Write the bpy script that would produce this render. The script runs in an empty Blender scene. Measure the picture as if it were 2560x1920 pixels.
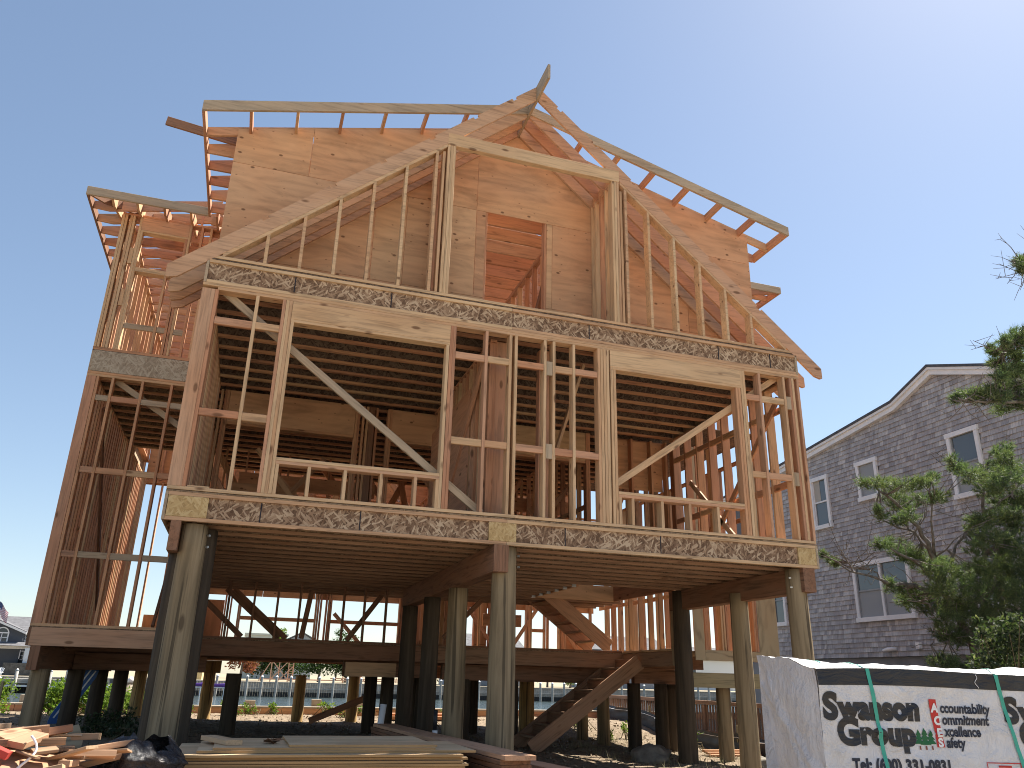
import bpy, bmesh, math, random
import numpy as np
from mathutils import Vector, Matrix, noise

sc = bpy.context.scene
COL = sc.collection
R = math.radians
rnd = random.Random(7)

# ---------------------------------------------------------------- camera
cam_d = bpy.data.cameras.new('camera')
cam = bpy.data.objects.new('camera', cam_d); COL.objects.link(cam); sc.camera = cam
cam_d.sensor_width = 36.0; cam_d.lens = 27.82; cam_d.clip_start = 0.1; cam_d.clip_end = 3000
CAM = Vector((0.960, -8.998, 1.600))
def cam_basis(yaw, pitch, roll):
    cy, sy, cp, sp = math.cos(yaw), math.sin(yaw), math.cos(pitch), math.sin(pitch)
    fw = Vector((sy*cp, cy*cp, sp)); r = Vector((cy, -sy, 0)); u = r.cross(fw)
    return math.cos(roll)*r+math.sin(roll)*u, -math.sin(roll)*r+math.cos(roll)*u, fw
_r, _u, _f = cam_basis(0.3077, 0.3582, 0.0249)
cam.matrix_world = Matrix(((_r.x, _u.x, -_f.x, CAM.x), (_r.y, _u.y, -_f.y, CAM.y), (_r.z, _u.z, -_f.z, CAM.z), (0, 0, 0, 1)))

# ---------------------------------------------------------------- sky and sun
SUN_EL, SUN_AZ = R(53), R(66)          # azimuth from +y towards +x
w = bpy.data.worlds.new('World'); sc.world = w; w.use_nodes = True
_nt = w.node_tree; _bg = _nt.nodes['Background']
_sk = _nt.nodes.new('ShaderNodeTexSky'); _sk.sky_type = 'NISHITA'; _sk.sun_disc = False
_sk.sun_elevation = SUN_EL; _sk.sun_rotation = SUN_AZ
_sk.air_density = 1.0; _sk.dust_density = 0.35; _sk.ozone_density = 1.8
_gm = _nt.nodes.new('ShaderNodeGamma'); _gm.inputs[1].default_value = 0.82      # even grade over the whole sky
_nt.links.new(_sk.outputs[0], _gm.inputs[0]); _nt.links.new(_gm.outputs[0], _bg.inputs[0]); _bg.inputs[1].default_value = 0.077
_sd = bpy.data.lights.new('sun', 'SUN'); _sd.energy = 5.0; _sd.angle = R(0.53); _sd.color = (1.0, 0.93, 0.82)
sun = bpy.data.objects.new('sun', _sd); COL.objects.link(sun)
_d = Vector((math.sin(SUN_AZ)*math.cos(SUN_EL), math.cos(SUN_AZ)*math.cos(SUN_EL), math.sin(SUN_EL)))
sun.rotation_euler = _d.to_track_quat('Z', 'Y').to_euler()
sun.location = (60, 10, 80)
vs = sc.view_settings
vs.view_transform = 'Standard'; vs.look = 'None'; vs.gamma = 1.0; vs.exposure = 1.52; vs.use_curve_mapping = False
sc.render.engine = 'CYCLES'
sc.cycles.use_denoising = True; sc.cycles.filter_width = 1.0
sc.cycles.max_bounces = 10; sc.cycles.diffuse_bounces = 6; sc.cycles.transparent_max_bounces = 12

# ---------------------------------------------------------------- material helpers
class Mat:
    def __init__(s, name, rough=0.8, spec=0.25):
        s.m = bpy.data.materials.new(name); s.m.use_nodes = True; s.nt = s.m.node_tree; s.nt.nodes.clear()
        s.out = s.nt.nodes.new('ShaderNodeOutputMaterial'); s.b = s.nt.nodes.new('ShaderNodeBsdfPrincipled')
        s.nt.links.new(s.b.outputs[0], s.out.inputs[0])
        s.b.inputs['Roughness'].default_value = rough; s.b.inputs['Specular IOR Level'].default_value = spec
    def set(s, node, key, v):
        if isinstance(v, bpy.types.NodeSocket): s.nt.links.new(v, node.inputs[key])
        elif v is not None: node.inputs[key].default_value = v
    def n(s, t, ins=None, out=0, **kw):
        nd = s.nt.nodes.new('ShaderNode'+t)
        for k, v in kw.items(): setattr(nd, k, v)
        for k, v in (ins or {}).items(): s.set(nd, k, v)
        return nd.outputs[out] if out is not None else nd
    def math(s, op, a, b=None, c=None, clamp=False):
        return s.n('Math', {0: a, 1: b, 2: c}, operation=op, use_clamp=clamp)
    def mix(s, f, a, b, mode='MIX'):
        nd = s.nt.nodes.new('ShaderNodeMix'); nd.data_type = 'RGBA'; nd.blend_type = mode
        s.set(nd, 0, f); s.set(nd, 6, a if not isinstance(a, tuple) else (*a, 1)); s.set(nd, 7, b if not isinstance(b, tuple) else (*b, 1))
        return nd.outputs[2]
    def ramp(s, f, stops, interp='LINEAR'):
        nd = s.nt.nodes.new('ShaderNodeValToRGB'); cr = nd.color_ramp; cr.interpolation = interp
        while len(cr.elements) < len(stops): cr.elements.new(0.5)
        for e, (p, c) in zip(cr.elements, stops):
            e.position = p; e.color = (*c, 1) if isinstance(c, tuple) else (c, c, c, 1)
        s.set(nd, 0, f); return nd.outputs[0]
    def coord(s, which='Object', scale=(1, 1, 1), rot=(0, 0, 0), rand=0.0):
        tc = s.n('TexCoord', out=None).outputs[which]
        v = tc
        if rand:
            rn = s.n('ObjectInfo', out=None).outputs['Random']
            k = s.math('MULTIPLY', rn, rand)
            v = s.n('VectorMath', {0: v, 1: s.n('CombineXYZ', {0: k, 1: s.math('MULTIPLY', k, 1.7), 2: s.math('MULTIPLY', k, 2.3)})}, operation='ADD')
        return s.n('Mapping', {'Vector': v, 'Scale': scale, 'Rotation': rot})
    def noise(s, v, scale=1.0, detail=4.0, rough=0.55, dist=0.0, out=0):
        return s.n('TexNoise', {'Vector': v, 'Scale': scale, 'Detail': detail, 'Roughness': rough, 'Distortion': dist}, out=out)
    def voro(s, v, scale=1.0, out=0, feature='F1', rnd_=1.0):
        return s.n('TexVoronoi', {'Vector': v, 'Scale': scale, 'Randomness': rnd_}, out=out, feature=feature)
    def bump(s, h, strength=0.2, dist=0.01):
        s.set(s.b, 'Normal', s.n('Bump', {'Strength': strength, 'Distance': dist, 'Height': h}))
    def color(s, c):
        s.set(s.b, 'Base Color', c if isinstance(c, bpy.types.NodeSocket) else (*c, 1)); return s.m

def knots(M, v, size=0.12, keep=0.45, flat=False):
    """sparse dark spots: distance and random value of one voronoi lookup"""
    vn = M.nt.nodes.new('ShaderNodeTexVoronoi'); M.set(vn, 'Vector', v); vn.inputs['Scale'].default_value = 1.0
    if flat: vn.voronoi_dimensions = '2D'
    d = vn.outputs['Distance']; c = M.n('SeparateColor', {0: vn.outputs['Color']}, out=0)
    on = M.math('LESS_THAN', c, keep)
    spot = M.math('SUBTRACT', 1.0, M.n('MapRange', {0: d, 1: size*0.55, 2: size}, out=0), clamp=True)
    return M.math('MULTIPLY', spot, on, clamp=True)

def lumber(name, stops, grain=0.28, weather=0.0, knot=0.75, rough=0.75):
    M = Mat(name, rough, 0.2)
    rn = M.n('ObjectInfo', out=None).outputs['Random']
    base = M.ramp(rn, stops)
    v = M.coord('Object', (1.3, 16, 16), rand=37.0)
    g = M.noise(v, 1.0, 3, 0.6, 1.2)
    v2 = M.coord('Object', (3, 150, 70), rand=11.0)
    g2 = M.noise(v2, 1.0, 2, 0.5)
    f = M.math('ADD', M.math('MULTIPLY', g, 0.7), M.math('MULTIPLY', g2, 0.3))
    sh = M.ramp(f, [(0.3, 1.0-grain*1.5), (0.5, 1.0), (0.72, 1.0+grain*0.45)])
    c = M.mix(1.0, base, sh, 'MULTIPLY')
    lv = M.coord('Object', (0.9, 3, 3), rand=5.0)
    c = M.mix(M.ramp(M.noise(lv, 1.0, 2), [(0.45, 0.0), (0.75, 0.55)]), c, M.mix(1.0, c, (0.82, 0.70, 0.60), 'MULTIPLY'))
    if weather:
        c = M.mix(M.ramp(M.noise(M.coord('Object', (1.2, 5, 5), rand=3.0), 1.0, 4), [(0.35, 0.0), (0.7, weather)]), c, (0.27, 0.25, 0.205))
    if knot:
        k = knots(M, M.coord('Object', (2.3, 6.0, 6.0), rand=23.0), 0.17, 0.62)
        c = M.mix(M.math('MULTIPLY', k, knot), c, (0.13, 0.062, 0.032))
    M.bump(g2, 0.25, 0.004)
    return M.color(c)

FIR = [(0.0, (0.59, 0.38, 0.22)), (0.25, (0.57, 0.325, 0.18)), (0.5, (0.55, 0.28, 0.155)), (0.75, (0.50, 0.245, 0.14)), (1.0, (0.43, 0.225, 0.135))]
M_FIR = lumber('framing_lumber', FIR, 0.30, 0.12)
M_PALE = lumber('pale_lumber', [(0, (0.63, 0.44, 0.265)), (0.6, (0.59, 0.385, 0.22)), (1, (0.55, 0.335, 0.195))], 0.30, 0.15, 0.8)
M_RAFT = lumber('rafter_lumber', [(0, (0.58, 0.335, 0.205)), (0.5, (0.54, 0.285, 0.175)), (1, (0.55, 0.35, 0.22))], 0.28, 0.14)
M_GREY = lumber('weathered_lumber', [(0, (0.48, 0.37, 0.26)), (1, (0.41, 0.31, 0.21))], 0.30, 0.35, 0.4)
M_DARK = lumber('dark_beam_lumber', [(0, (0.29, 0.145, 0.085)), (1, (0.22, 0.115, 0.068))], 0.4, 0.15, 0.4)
M_BRN = lumber('shaded_lumber', [(0, (0.36, 0.21, 0.13)), (1, (0.29, 0.165, 0.10))], 0.35, 0.15, 0.5)  # framing lumber darkened to carry the shade under the floor
M_TREAT = lumber('treated_lumber', [(0, (0.40, 0.34, 0.19)), (1, (0.34, 0.28, 0.16))], 0.35, 0.2, 0.5)

def plywood(name, a, b, rings=0.0, knot=0.8):
    M = Mat(name, 0.8, 0.2)
    rn = M.n('ObjectInfo', out=None).outputs['Random']
    base = M.mix(rn, a, b)
    v = M.coord('Object', (0.5, 2.0, 2.2), rand=19.0)
    nz = M.noise(v, 1.6, 5, 0.6, 1.6)
    wv = M.n('TexWave', {'Vector': M.coord('Object', (0.35, 1.0, 1.5), rand=19.0), 'Scale': 2.0, 'Distortion': 9.0+rings*10, 'Detail': 3.0, 'Detail Scale': 0.9}, out=1, wave_type='BANDS', bands_direction='Z')
    fine = M.noise(M.coord('Object', (6, 40, 110), rand=7.0), 1.0, 2)
    f = M.math('ADD', M.math('MULTIPLY', nz, 0.80), M.math('ADD', M.math('MULTIPLY', wv, 0.055+rings*0.55), M.math('MULTIPLY', fine, 0.10)))
    c = M.mix(1.0, base, M.ramp(f, [(0.28, 0.66-rings*0.2), (0.5, 1.0), (0.70, 1.16)]), 'MULTIPLY')
    c = M.mix(M.ramp(M.noise(M.coord('Object', (0.5, 1, 0.7), rand=3.0), 1.5, 3), [(0.42, 0.0), (0.72, 0.5)]), c, M.mix(1.0, c, (1.0, 0.80, 0.68), 'MULTIPLY'))
    if knot:
        xz = M.n('SeparateXYZ', {0: M.coord('Object', (1, 1, 1), rand=29.0)}, out=None)
        flat = M.n('CombineXYZ', {0: xz.outputs[0], 1: xz.outputs[2], 2: 0.0})
        k = knots(M, M.n('Mapping', {'Vector': flat, 'Scale': (2.2, 3.6, 1)}), 0.075, 0.34, True)
        c = M.mix(M.math('MULTIPLY', k, knot), c, (0.11, 0.05, 0.026))
        k2 = knots(M, M.n('Mapping', {'Vector': flat, 'Scale': (4.6, 7.5, 1)}), 0.085, 0.26, True)
        c = M.mix(M.math('MULTIPLY', k2, knot*0.75), c, (0.17, 0.08, 0.04))
        # nail heads in rows over the studs behind
        k3 = knots(M, M.n('Mapping', {'Vector': flat, 'Scale': (2.46, 6.6, 1)}), 0.022, 0.9, True)
        c = M.mix(M.math('MULTIPLY', k3, 0.5), c, (0.12, 0.07, 0.05))
    M.bump(f, 0.15, 0.004)
    return M.color(c)
M_PLY = plywood('fir_plywood', (0.60, 0.40, 0.235), (0.55, 0.295, 0.17))
M_PLYG = plywood('weathered_plywood', (0.36, 0.29, 0.19), (0.33, 0.26, 0.17), rings=1.0, knot=0.3)
M_PLYS = plywood('stacked_plywood', (0.62, 0.46, 0.285), (0.56, 0.41, 0.25), knot=0.3)

def osb(name, stops, dark):
    M = Mat(name, 0.85, 0.15)
    hs = []
    for i, (rot, sx, sz) in enumerate([(0.55, 13, 52), (-0.8, 12, 48), (1.35, 14, 55), (-1.9, 13, 50)]):
        v = M.n('Mapping', {'Vector': M.coord('Object', (1, 1, 1), (0, rot, 0), rand=9.0+i), 'Scale': (sx, 9, sz)})
        vn = M.nt.nodes.new('ShaderNodeTexVoronoi'); M.set(vn, 'Vector', v)
        vn.inputs['Scale'].default_value = 1.0
        hs.append(M.n('SeparateColor', {0: vn.outputs['Color']}, out=i % 3))
    h = M.math('MAXIMUM', M.math('MAXIMUM', hs[0], hs[1]), M.math('MULTIPLY', M.math('ADD', hs[2], hs[3]), 0.56))
    c = M.ramp(h, stops)
    big = M.noise(M.coord('Object', (1.2, 1, 1.5), rand=2.0), 1.6, 2)
    c = M.mix(M.ramp(big, [(0.35, 0.0), (0.75, dark)]), c, M.mix(1.0, c, (0.62, 0.52, 0.47), 'MULTIPLY'))
    M.bump(h, 0.35, 0.006)
    return M.color(c)
M_OSB = osb('osb_web', [(0.45, (0.14, 0.086, 0.055)), (0.70, (0.235, 0.148, 0.095)), (0.85, (0.35, 0.235, 0.15)), (0.97, (0.53, 0.40, 0.275))], 0.5)
M_OSBL = osb('osb_pale', [(0.3, (0.40, 0.27, 0.125)), (0.7, (0.52, 0.36, 0.17)), (0.95, (0.60, 0.45, 0.24))], 0.25)
M_OSBG = osb('osb_grey', [(0.3, (0.26, 0.21, 0.155)), (0.7, (0.36, 0.30, 0.225)), (0.95, (0.47, 0.41, 0.32))], 0.2)
M_OSBK = osb('osb_shaded_ceiling', [(0.4, (0.075, 0.05, 0.04)), (0.7, (0.12, 0.085, 0.065)), (0.95, (0.20, 0.145, 0.105))], 0.4)  # subfloor board again, with the ceiling's shade put into its colour
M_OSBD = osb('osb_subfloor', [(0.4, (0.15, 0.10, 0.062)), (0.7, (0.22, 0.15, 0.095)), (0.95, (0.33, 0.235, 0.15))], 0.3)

def pile_mat(name, a, b, dark=0.5):
    M = Mat(name, 0.8, 0.2)
    v = M.coord('Object', (9, 9, 0.55), rand=31.0)
    f = M.noise(v, 1.2, 5, 0.6, 0.6)
    c = M.ramp(f, [(0.3, tuple(x*0.55 for x in a)), (0.5, a), (0.72, b)])
    cr = M.noise(M.coord('Object', (20, 20, 0.5), rand=17.0), 1.0, 3, 0.5, 0.5)
    c = M.mix(M.ramp(cr, [(0.58, 0.0), (0.63, dark*1.5)]), c, (0.06, 0.045, 0.03))
    k = knots(M, M.coord('Object', (4, 4, 1.3), rand=7.0), 0.14, 0.3)
    c = M.mix(M.math('MULTIPLY', k, 0.7), c, (0.06, 0.04, 0.025))
    M.bump(f, 0.5, 0.012)
    return M.color(c)
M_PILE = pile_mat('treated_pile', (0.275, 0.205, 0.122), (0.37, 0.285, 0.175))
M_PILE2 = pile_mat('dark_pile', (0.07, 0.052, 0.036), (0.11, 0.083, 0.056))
M_PILE3 = pile_mat('sunlit_pile', (0.42, 0.28, 0.12), (0.50, 0.36, 0.17))  # pile wood with warm light off the sunlit ground put into its colour

def plain(name, c, rough=0.7, spec=0.3, var=0.0, scale=6.0, bump=0.0, metal=0.0, stretch=(1, 1, 1)):
    M = Mat(name, rough, spec)
    M.b.inputs['Metallic'].default_value = metal
    if var or bump:
        nz = M.noise(M.coord('Object', stretch, rand=3.0), scale, 4)
        if bump: M.bump(nz, bump, 0.02)
        if var: return M.color(M.mix(1.0, c, M.ramp(nz, [(0.3, 1-var), (0.7, 1+var*0.6)]), 'MULTIPLY'))
    return M.color(c)

# ---------------------------------------------------------------- object helpers
def link(o, parent=None):
    COL.objects.link(o)
    if parent is not None: o.parent = parent
    return o
def tag(o, label=None, cat=None, group=None, kind=None):
    if label: o['label'] = label
    if cat: o['category'] = cat
    if group: o['group'] = group
    if kind: o['kind'] = kind
    return o
def empty(name, loc=(0, 0, 0), label=None, cat=None, group=None):
    e = bpy.data.objects.new(name, None); COL.objects.link(e); e.location = loc; e.empty_display_size = 0.3
    return tag(e, label, cat, group)
def mesh(name, verts, faces, mat, parent=None, smooth=False, mats=None, idx=None):
    me = bpy.data.meshes.new(name); me.from_pydata([tuple(v) for v in verts], [], faces)
    for m_ in (mats or [mat]): me.materials.append(m_)
    if idx is not None: me.polygons.foreach_set('material_index', idx)
    if smooth: me.polygons.foreach_set('use_smooth', [True]*len(me.polygons))
    me.update()
    o = bpy.data.objects.new(name, me)
    return link(o, parent)
def chamfer_box(lx, ly, lz, c):
    """box centred on the origin with chamfered long edges (length along x)"""
    a, b, h = lx/2, ly/2, lz/2; c = min(c, b*0.4, h*0.4)
    prof = [(-b+c, -h), (b-c, -h), (b, -h+c), (b, h-c), (b-c, h), (-b+c, h), (-b, h-c), (-b, -h+c)]
    v = [(-a, y, z) for y, z in prof]+[(a, y, z) for y, z in prof]
    f = [tuple(range(7, -1, -1)), tuple(range(8, 16))]+[(i, (i+1) % 8, 8+(i+1) % 8, 8+i) for i in range(8)]
    return v, f
def board(name, a, b, w_, d_, mat, parent, nrm=None, ch=0.003):
    """lumber from a to b; w_ across, d_ along nrm (as near as it can be)"""
    a, b = Vector(a), Vector(b); X = (b-a); L = X.length; X.normalize()
    nrm = Vector(nrm) if nrm is not None else (Vector((0, 0, 1)) if abs(X.z) < 0.9 else Vector((0, 1, 0)))
    Z = (nrm-X*nrm.dot(X)).normalized(); Y = Z.cross(X)
    v, f = chamfer_box(L, w_, d_, ch)
    o = mesh(name, v, f, mat, parent)
    p = (a+b)/2
    M = Matrix(((X.x, Y.x, Z.x, p.x), (X.y, Y.y, Z.y, p.y), (X.z, Y.z, Z.z, p.z), (0, 0, 0, 1)))
    if parent is not None: o.matrix_local = parent.matrix_world.inverted() @ M if parent.matrix_world != Matrix.Identity(4) else M
    else: o.matrix_world = M
    return o
def bx(name, x0, x1, y0, y1, z0, z1, mat, parent, j=0.0015, ch=0.003):
    """axis-aligned piece of lumber; the grain runs along its longest side"""
    e = [rnd.uniform(-j, j) for _ in range(3)]
    dx, dy, dz = x1-x0, y1-y0, z1-z0; c = Vector(((x0+x1)/2, (y0+y1)/2, (z0+z1)/2))
    if dx >= dy and dx >= dz: c.y += e[0]; c.z += e[1]*0.3; a, b, w_, d_, n = c-Vector((dx/2, 0, 0)), c+Vector((dx/2, 0, 0)), dy, dz, (0, 0, 1)
    elif dy >= dx and dy >= dz: c.x += e[0]; c.z += e[1]*0.3; a, b, w_, d_, n = c-Vector((0, dy/2, 0)), c+Vector((0, dy/2, 0)), dx, dz, (0, 0, 1)
    else: c.x += e[0]; c.y += e[1]; a, b, w_, d_, n = c-Vector((0, 0, dz/2)), c+Vector((0, 0, dz/2)), dx, dy, (0, 1, 0)
    return board(name, a, b, w_, d_, mat, parent, n, ch)
def prism(name, pts, y0, y1, mat, parent, axis='y'):
    """polygon (x,z) pushed out along y (or (y,z) along x, or (x,y) along z)"""
    n = len(pts)
    P = {'y': lambda p, t: (p[0], t, p[1]), 'x': lambda p, t: (t, p[0], p[1]), 'z': lambda p, t: (p[0], p[1], t)}[axis]
    v = [P(p, y0) for p in pts]+[P(p, y1) for p in pts]
    f = [tuple(range(n)), tuple(range(2*n-1, n-1, -1))]+[(i, i+n, (i+1) % n+n, (i+1) % n) for i in range(n)]
    o = mesh(name, v, f, mat, parent)
    bm = bmesh.new(); bm.from_mesh(o.data); bmesh.ops.recalc_face_normals(bm, faces=bm.faces); bm.to_mesh(o.data); bm.free()
    return o
def tube_geo(pts, rads, seg=8, cap=True):
    v, f = [], []
    pts = [Vector(p) for p in pts]; n = len(pts); prev = None
    for i, p in enumerate(pts):
        t = (pts[min(i+1, n-1)]-pts[max(i-1, 0)]).normalized()
        if prev is None: prev = t.orthogonal().normalized()
        u = (prev-t*prev.dot(t)).normalized(); prev = u; q = t.cross(u)
        for k in range(seg):
            a = 2*math.pi*k/seg; v.append(p+(u*math.cos(a)+q*math.sin(a))*rads[i])
    for i in range(n-1):
        for k in range(seg):
            f.append((i*seg+k, i*seg+(k+1) % seg, (i+1)*seg+(k+1) % seg, (i+1)*seg+k))
    if cap: f.append(tuple(range(seg-1, -1, -1))); f.append(tuple((n-1)*seg+k for k in range(seg)))
    return v, f
def tube(name, pts, rads, mat, parent=None, seg=8, smooth=True):
    if not hasattr(rads, '__len__'): rads = [rads]*len(pts)
    v, f = tube_geo(pts, rads, seg); return mesh(name, v, f, mat, parent, smooth)
class Geo:
    def __init__(s): s.v = []; s.f = []; s.i = []
    def add(s, v, f, i=0):
        k = len(s.v); s.v += [tuple(q) for q in v]; s.f += [tuple(a+k for a in q) for q in f]; s.i += [i]*len(f)
    def box(s, x0, x1, y0, y1, z0, z1, i=0):
        v = [(a, b, c) for a in (x0, x1) for b in (y0, y1) for c in (z0, z1)]
        s.add(v, [(0, 1, 3, 2), (4, 6, 7, 5), (0, 4, 5, 1), (2, 3, 7, 6), (0, 2, 6, 4), (1, 5, 7, 3)], i)
    def build(s, name, mats, parent=None, smooth=False):
        mats = mats if isinstance(mats, list) else [mats]
        return mesh(name, s.v, s.f, None, parent, smooth, mats, s.i)
def gz(x, y):
    """height of the yard"""
    xx = max(-5.0, min(13.0, x)); z = 0.75-0.035*(xx+1.8)
    if y < -1: z -= 0.06*(-1-max(y, -9.0))
    if y > 9: z += (0.62-z)*min(1.0, (y-9)/3.0)
    return z

def fast_mesh(name, V, k, mat, parent=None):
    """V: (n, k, 3) array of n separate k-sided leaves"""
    V = np.asarray(V, dtype=np.float32); n = V.shape[0]
    me = bpy.data.meshes.new(name); me.vertices.add(n*k); me.vertices.foreach_set('co', V.reshape(-1))
    me.loops.add(n*k); me.loops.foreach_set('vertex_index', np.arange(n*k, dtype=np.int32))
    me.polygons.add(n); me.polygons.foreach_set('loop_start', np.arange(0, n*k, k, dtype=np.int32)); me.polygons.foreach_set('loop_total', np.full(n, k, dtype=np.int32))
    me.materials.append(mat); me.update(); me.validate()
    return link(bpy.data.objects.new(name, me), parent)
def unit(a): return a/np.maximum(np.linalg.norm(a, axis=-1, keepdims=True), 1e-9)

# lettering, made into flat meshes while the scene is still empty
def text_mesh(body, size, bold=0.0, shear=0.0, sx=1.0, space=1.0):
    cu = bpy.data.curves.new('t', 'FONT'); cu.body = body; cu.size = size; cu.offset = bold; cu.shear = shear; cu.space_character = space; cu.resolution_u = 5
    tmp = bpy.data.objects.new('t', cu); COL.objects.link(tmp)
    dg = bpy.context.evaluated_depsgraph_get(); me = bpy.data.meshes.new_from_object(tmp.evaluated_get(dg))
    COL.objects.unlink(tmp); bpy.data.objects.remove(tmp)
    for v in me.vertices: v.co.x *= sx
    return me
TXT = {'S': text_mesh('S', 0.232, 0.0135, 0, 0.90), 'wanson': text_mesh('wanson', 0.196, 0.0135, 0, 0.90, 1.06), 'G': text_mesh('G', 0.232, 0.0135, 0, 0.92), 'roup': text_mesh('roup', 0.196, 0.0135, 0, 0.95, 1.08), 'tel': text_mesh('Tel: (600) 331-0831', 0.098, 0.0055, 0, 0.84, 1.05)}
for _ch in 'ACES': TXT['aces_'+_ch] = text_mesh(_ch, 0.074, 0.004, 0.08)
for _b in ('ccountability', 'ommitment', 'xcellence', 'afety'): TXT[_b] = text_mesh(_b, 0.090, 0.0032, 0.14, 0.78)

# ================================================================ the setting
def ground_sheet():
    xs = [-220, -120, -60, -30, -16, -10]+list(np.arange(-6, 16.01, 0.14))+[18, 22, 30, 45, 80, 140, 260]
    ys = [-160, -90, -50, -30, -20, -14, -11]+list(np.arange(-8, 14.3, 0.14))+[14.36]
    v = []
    for y in ys:
        for x in xs:
            z = gz(x, y)
            if -6 <= x <= 16 and -8 <= y:
                z += 0.035*noise.noise((x*1.3, y*1.3, 1.0))+0.018*noise.noise((x*4.1, y*4.1, 5.0))+0.010*noise.noise((x*9.7, y*9.7, 9.0))
            v.append((x, y, z))
    nx = len(xs); f = [(j*nx+i, j*nx+i+1, (j+1)*nx+i+1, (j+1)*nx+i) for j in range(len(ys)-1) for i in range(nx-1)]
    M = Mat('sandy_ground', 0.95, 0.1)
    a = M.noise(M.coord('Object'), 0.9, 5); b = M.noise(M.coord('Object'), 14.0, 5, 0.7); c = M.noise(M.coord('Object'), 60.0, 3, 0.6)
    col = M.ramp(a, [(0.3, (0.36, 0.30, 0.22)), (0.5, (0.46, 0.395, 0.30)), (0.7, (0.52, 0.455, 0.355))])
    col = M.mix(M.ramp(b, [(0.42, 0.75), (0.6, 0.0)]), col, (0.14, 0.105, 0.075))
    col = M.mix(M.ramp(c, [(0.5, 0.0), (0.75, 0.5)]), col, (0.50, 0.44, 0.35))
    py = M.n('SeparateXYZ', {0: M.n('TexCoord', out=None).outputs['Object']}, out=1)
    yard = M.n('MapRange', {0: py, 1: -6.5, 2: -3.5}, out=0)      # unseen gravel street in front paled for bounce light; lot soil darkened as shade
    col = M.mix(yard, col, M.mix(1.0, col, (0.62, 0.57, 0.53), 'MULTIPLY'))
    M.bump(M.math('ADD', b, M.math('MULTIPLY', c, 0.5)), 0.8, 0.03)
    return tag(mesh('ground', v, f, M.color(col), smooth=True), kind='structure')
ground_sheet()

WATER_Z = -1.0
M = Mat('canal_water', 0.06, 0.5)
M.b.inputs['IOR'].default_value = 1.33
_v = M.coord('Object', (0.55, 1.0, 1))
_n1 = M.noise(_v, 2.2, 4, 0.6, 0.4); _n2 = M.noise(_v, 0.5, 3)
M.bump(M.math('ADD', _n1, M.math('MULTIPLY', _n2, 0.8)), 0.9, 0.16)
M_WATER = M.color((0.055, 0.075, 0.075))
tag(mesh('water', [(-400, 14.45, WATER_Z), (420, 14.45, WATER_Z), (420, 101.3, WATER_Z), (-400, 101.3, WATER_Z)], [(0, 1, 2, 3)], M_WATER), kind='structure')
M_FARG = plain('far_bank_soil', (0.33, 0.28, 0.20), 0.95, 0.1, 0.35, 0.3)
tag(mesh('far_ground', [(-700, 101.2, 0.70), (800, 101.2, 0.70), (900, 900, 1.0), (-800, 900, 1.0)], [(0, 1, 2, 3)], M_FARG), kind='structure')

# ================================================================ the house under construction
H = empty('house_under_construction', (0, 0, 0), 'large timber frame house under construction raised on round wooden piles', 'house')
W = 8.216
ZJ, ZU = 3.098, 5.8925        # undersides of the two rows of joists
HJ = 0.302
F1, F2, F0 = 3.464, 6.259, 2.180   # tops of the sole plates
T, D4, D6 = 0.038, 0.089, 0.140
def P(name, *a, **k): return bx(name, *a, H, **k)
def stud(x, y0, y1, z0, z1, mat=None, name='stud'): return P(name, x, x+T, y0, y1, z0, z1, mat or M_FIR)

# ---- I-joists (flange, oriented strand web, flange) running along x
def ijoist(x0, x1, yc, z, mats, name='joist', fw=0.058):
    prof = [(-fw/2, 0), (fw/2, 0), (fw/2, T), (0.005, T), (0.005, HJ-T), (fw/2, HJ-T), (fw/2, HJ), (-fw/2, HJ), (-fw/2, HJ-T), (-0.005, HJ-T), (-0.005, T), (-fw/2, T)]
    L = (x1-x0)/2; n = 12
    v = [(-L, y, q-HJ/2) for y, q in prof]+[(L, y, q-HJ/2) for y, q in prof]
    f = [tuple(range(n-1, -1, -1)), tuple(range(n, 2*n))]+[(i, (i+1) % n, (i+1) % n+n, i+n) for i in range(n)]
    idx = [0, 0]+[1 if i in (3, 9) else 0 for i in range(n)]
    o = mesh(name, v, f, None, H, mats=mats, idx=idx); o.location = ((x0+x1)/2, yc, z+HJ/2)
    return o
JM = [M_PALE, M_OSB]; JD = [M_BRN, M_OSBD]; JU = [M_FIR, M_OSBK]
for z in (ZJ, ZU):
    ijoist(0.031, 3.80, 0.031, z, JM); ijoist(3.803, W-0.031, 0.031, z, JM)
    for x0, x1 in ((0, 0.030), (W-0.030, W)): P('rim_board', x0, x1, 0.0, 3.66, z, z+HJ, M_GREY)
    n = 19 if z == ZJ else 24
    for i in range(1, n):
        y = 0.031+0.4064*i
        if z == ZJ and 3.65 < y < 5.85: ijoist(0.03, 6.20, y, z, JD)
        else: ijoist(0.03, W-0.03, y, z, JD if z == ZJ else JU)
# web fillers of fresh strand board over the beams, dark ink marks on the webs
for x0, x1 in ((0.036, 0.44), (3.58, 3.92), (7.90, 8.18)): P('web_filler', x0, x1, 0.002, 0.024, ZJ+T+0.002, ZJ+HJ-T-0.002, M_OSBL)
M_INK = plain('black_ink', (0.02, 0.02, 0.03), 0.7)
for z, xs in ((ZJ, (0.98, 2.06, 4.55, 5.85)), (ZU, (1.02, 2.2, 4.9, 7.76, 6.9))):
    for x in xs: P('ink_mark', x, x+0.012, 0.020, 0.0262, z+T+0.004, z+HJ-T-0.004, M_INK, j=0)
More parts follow.
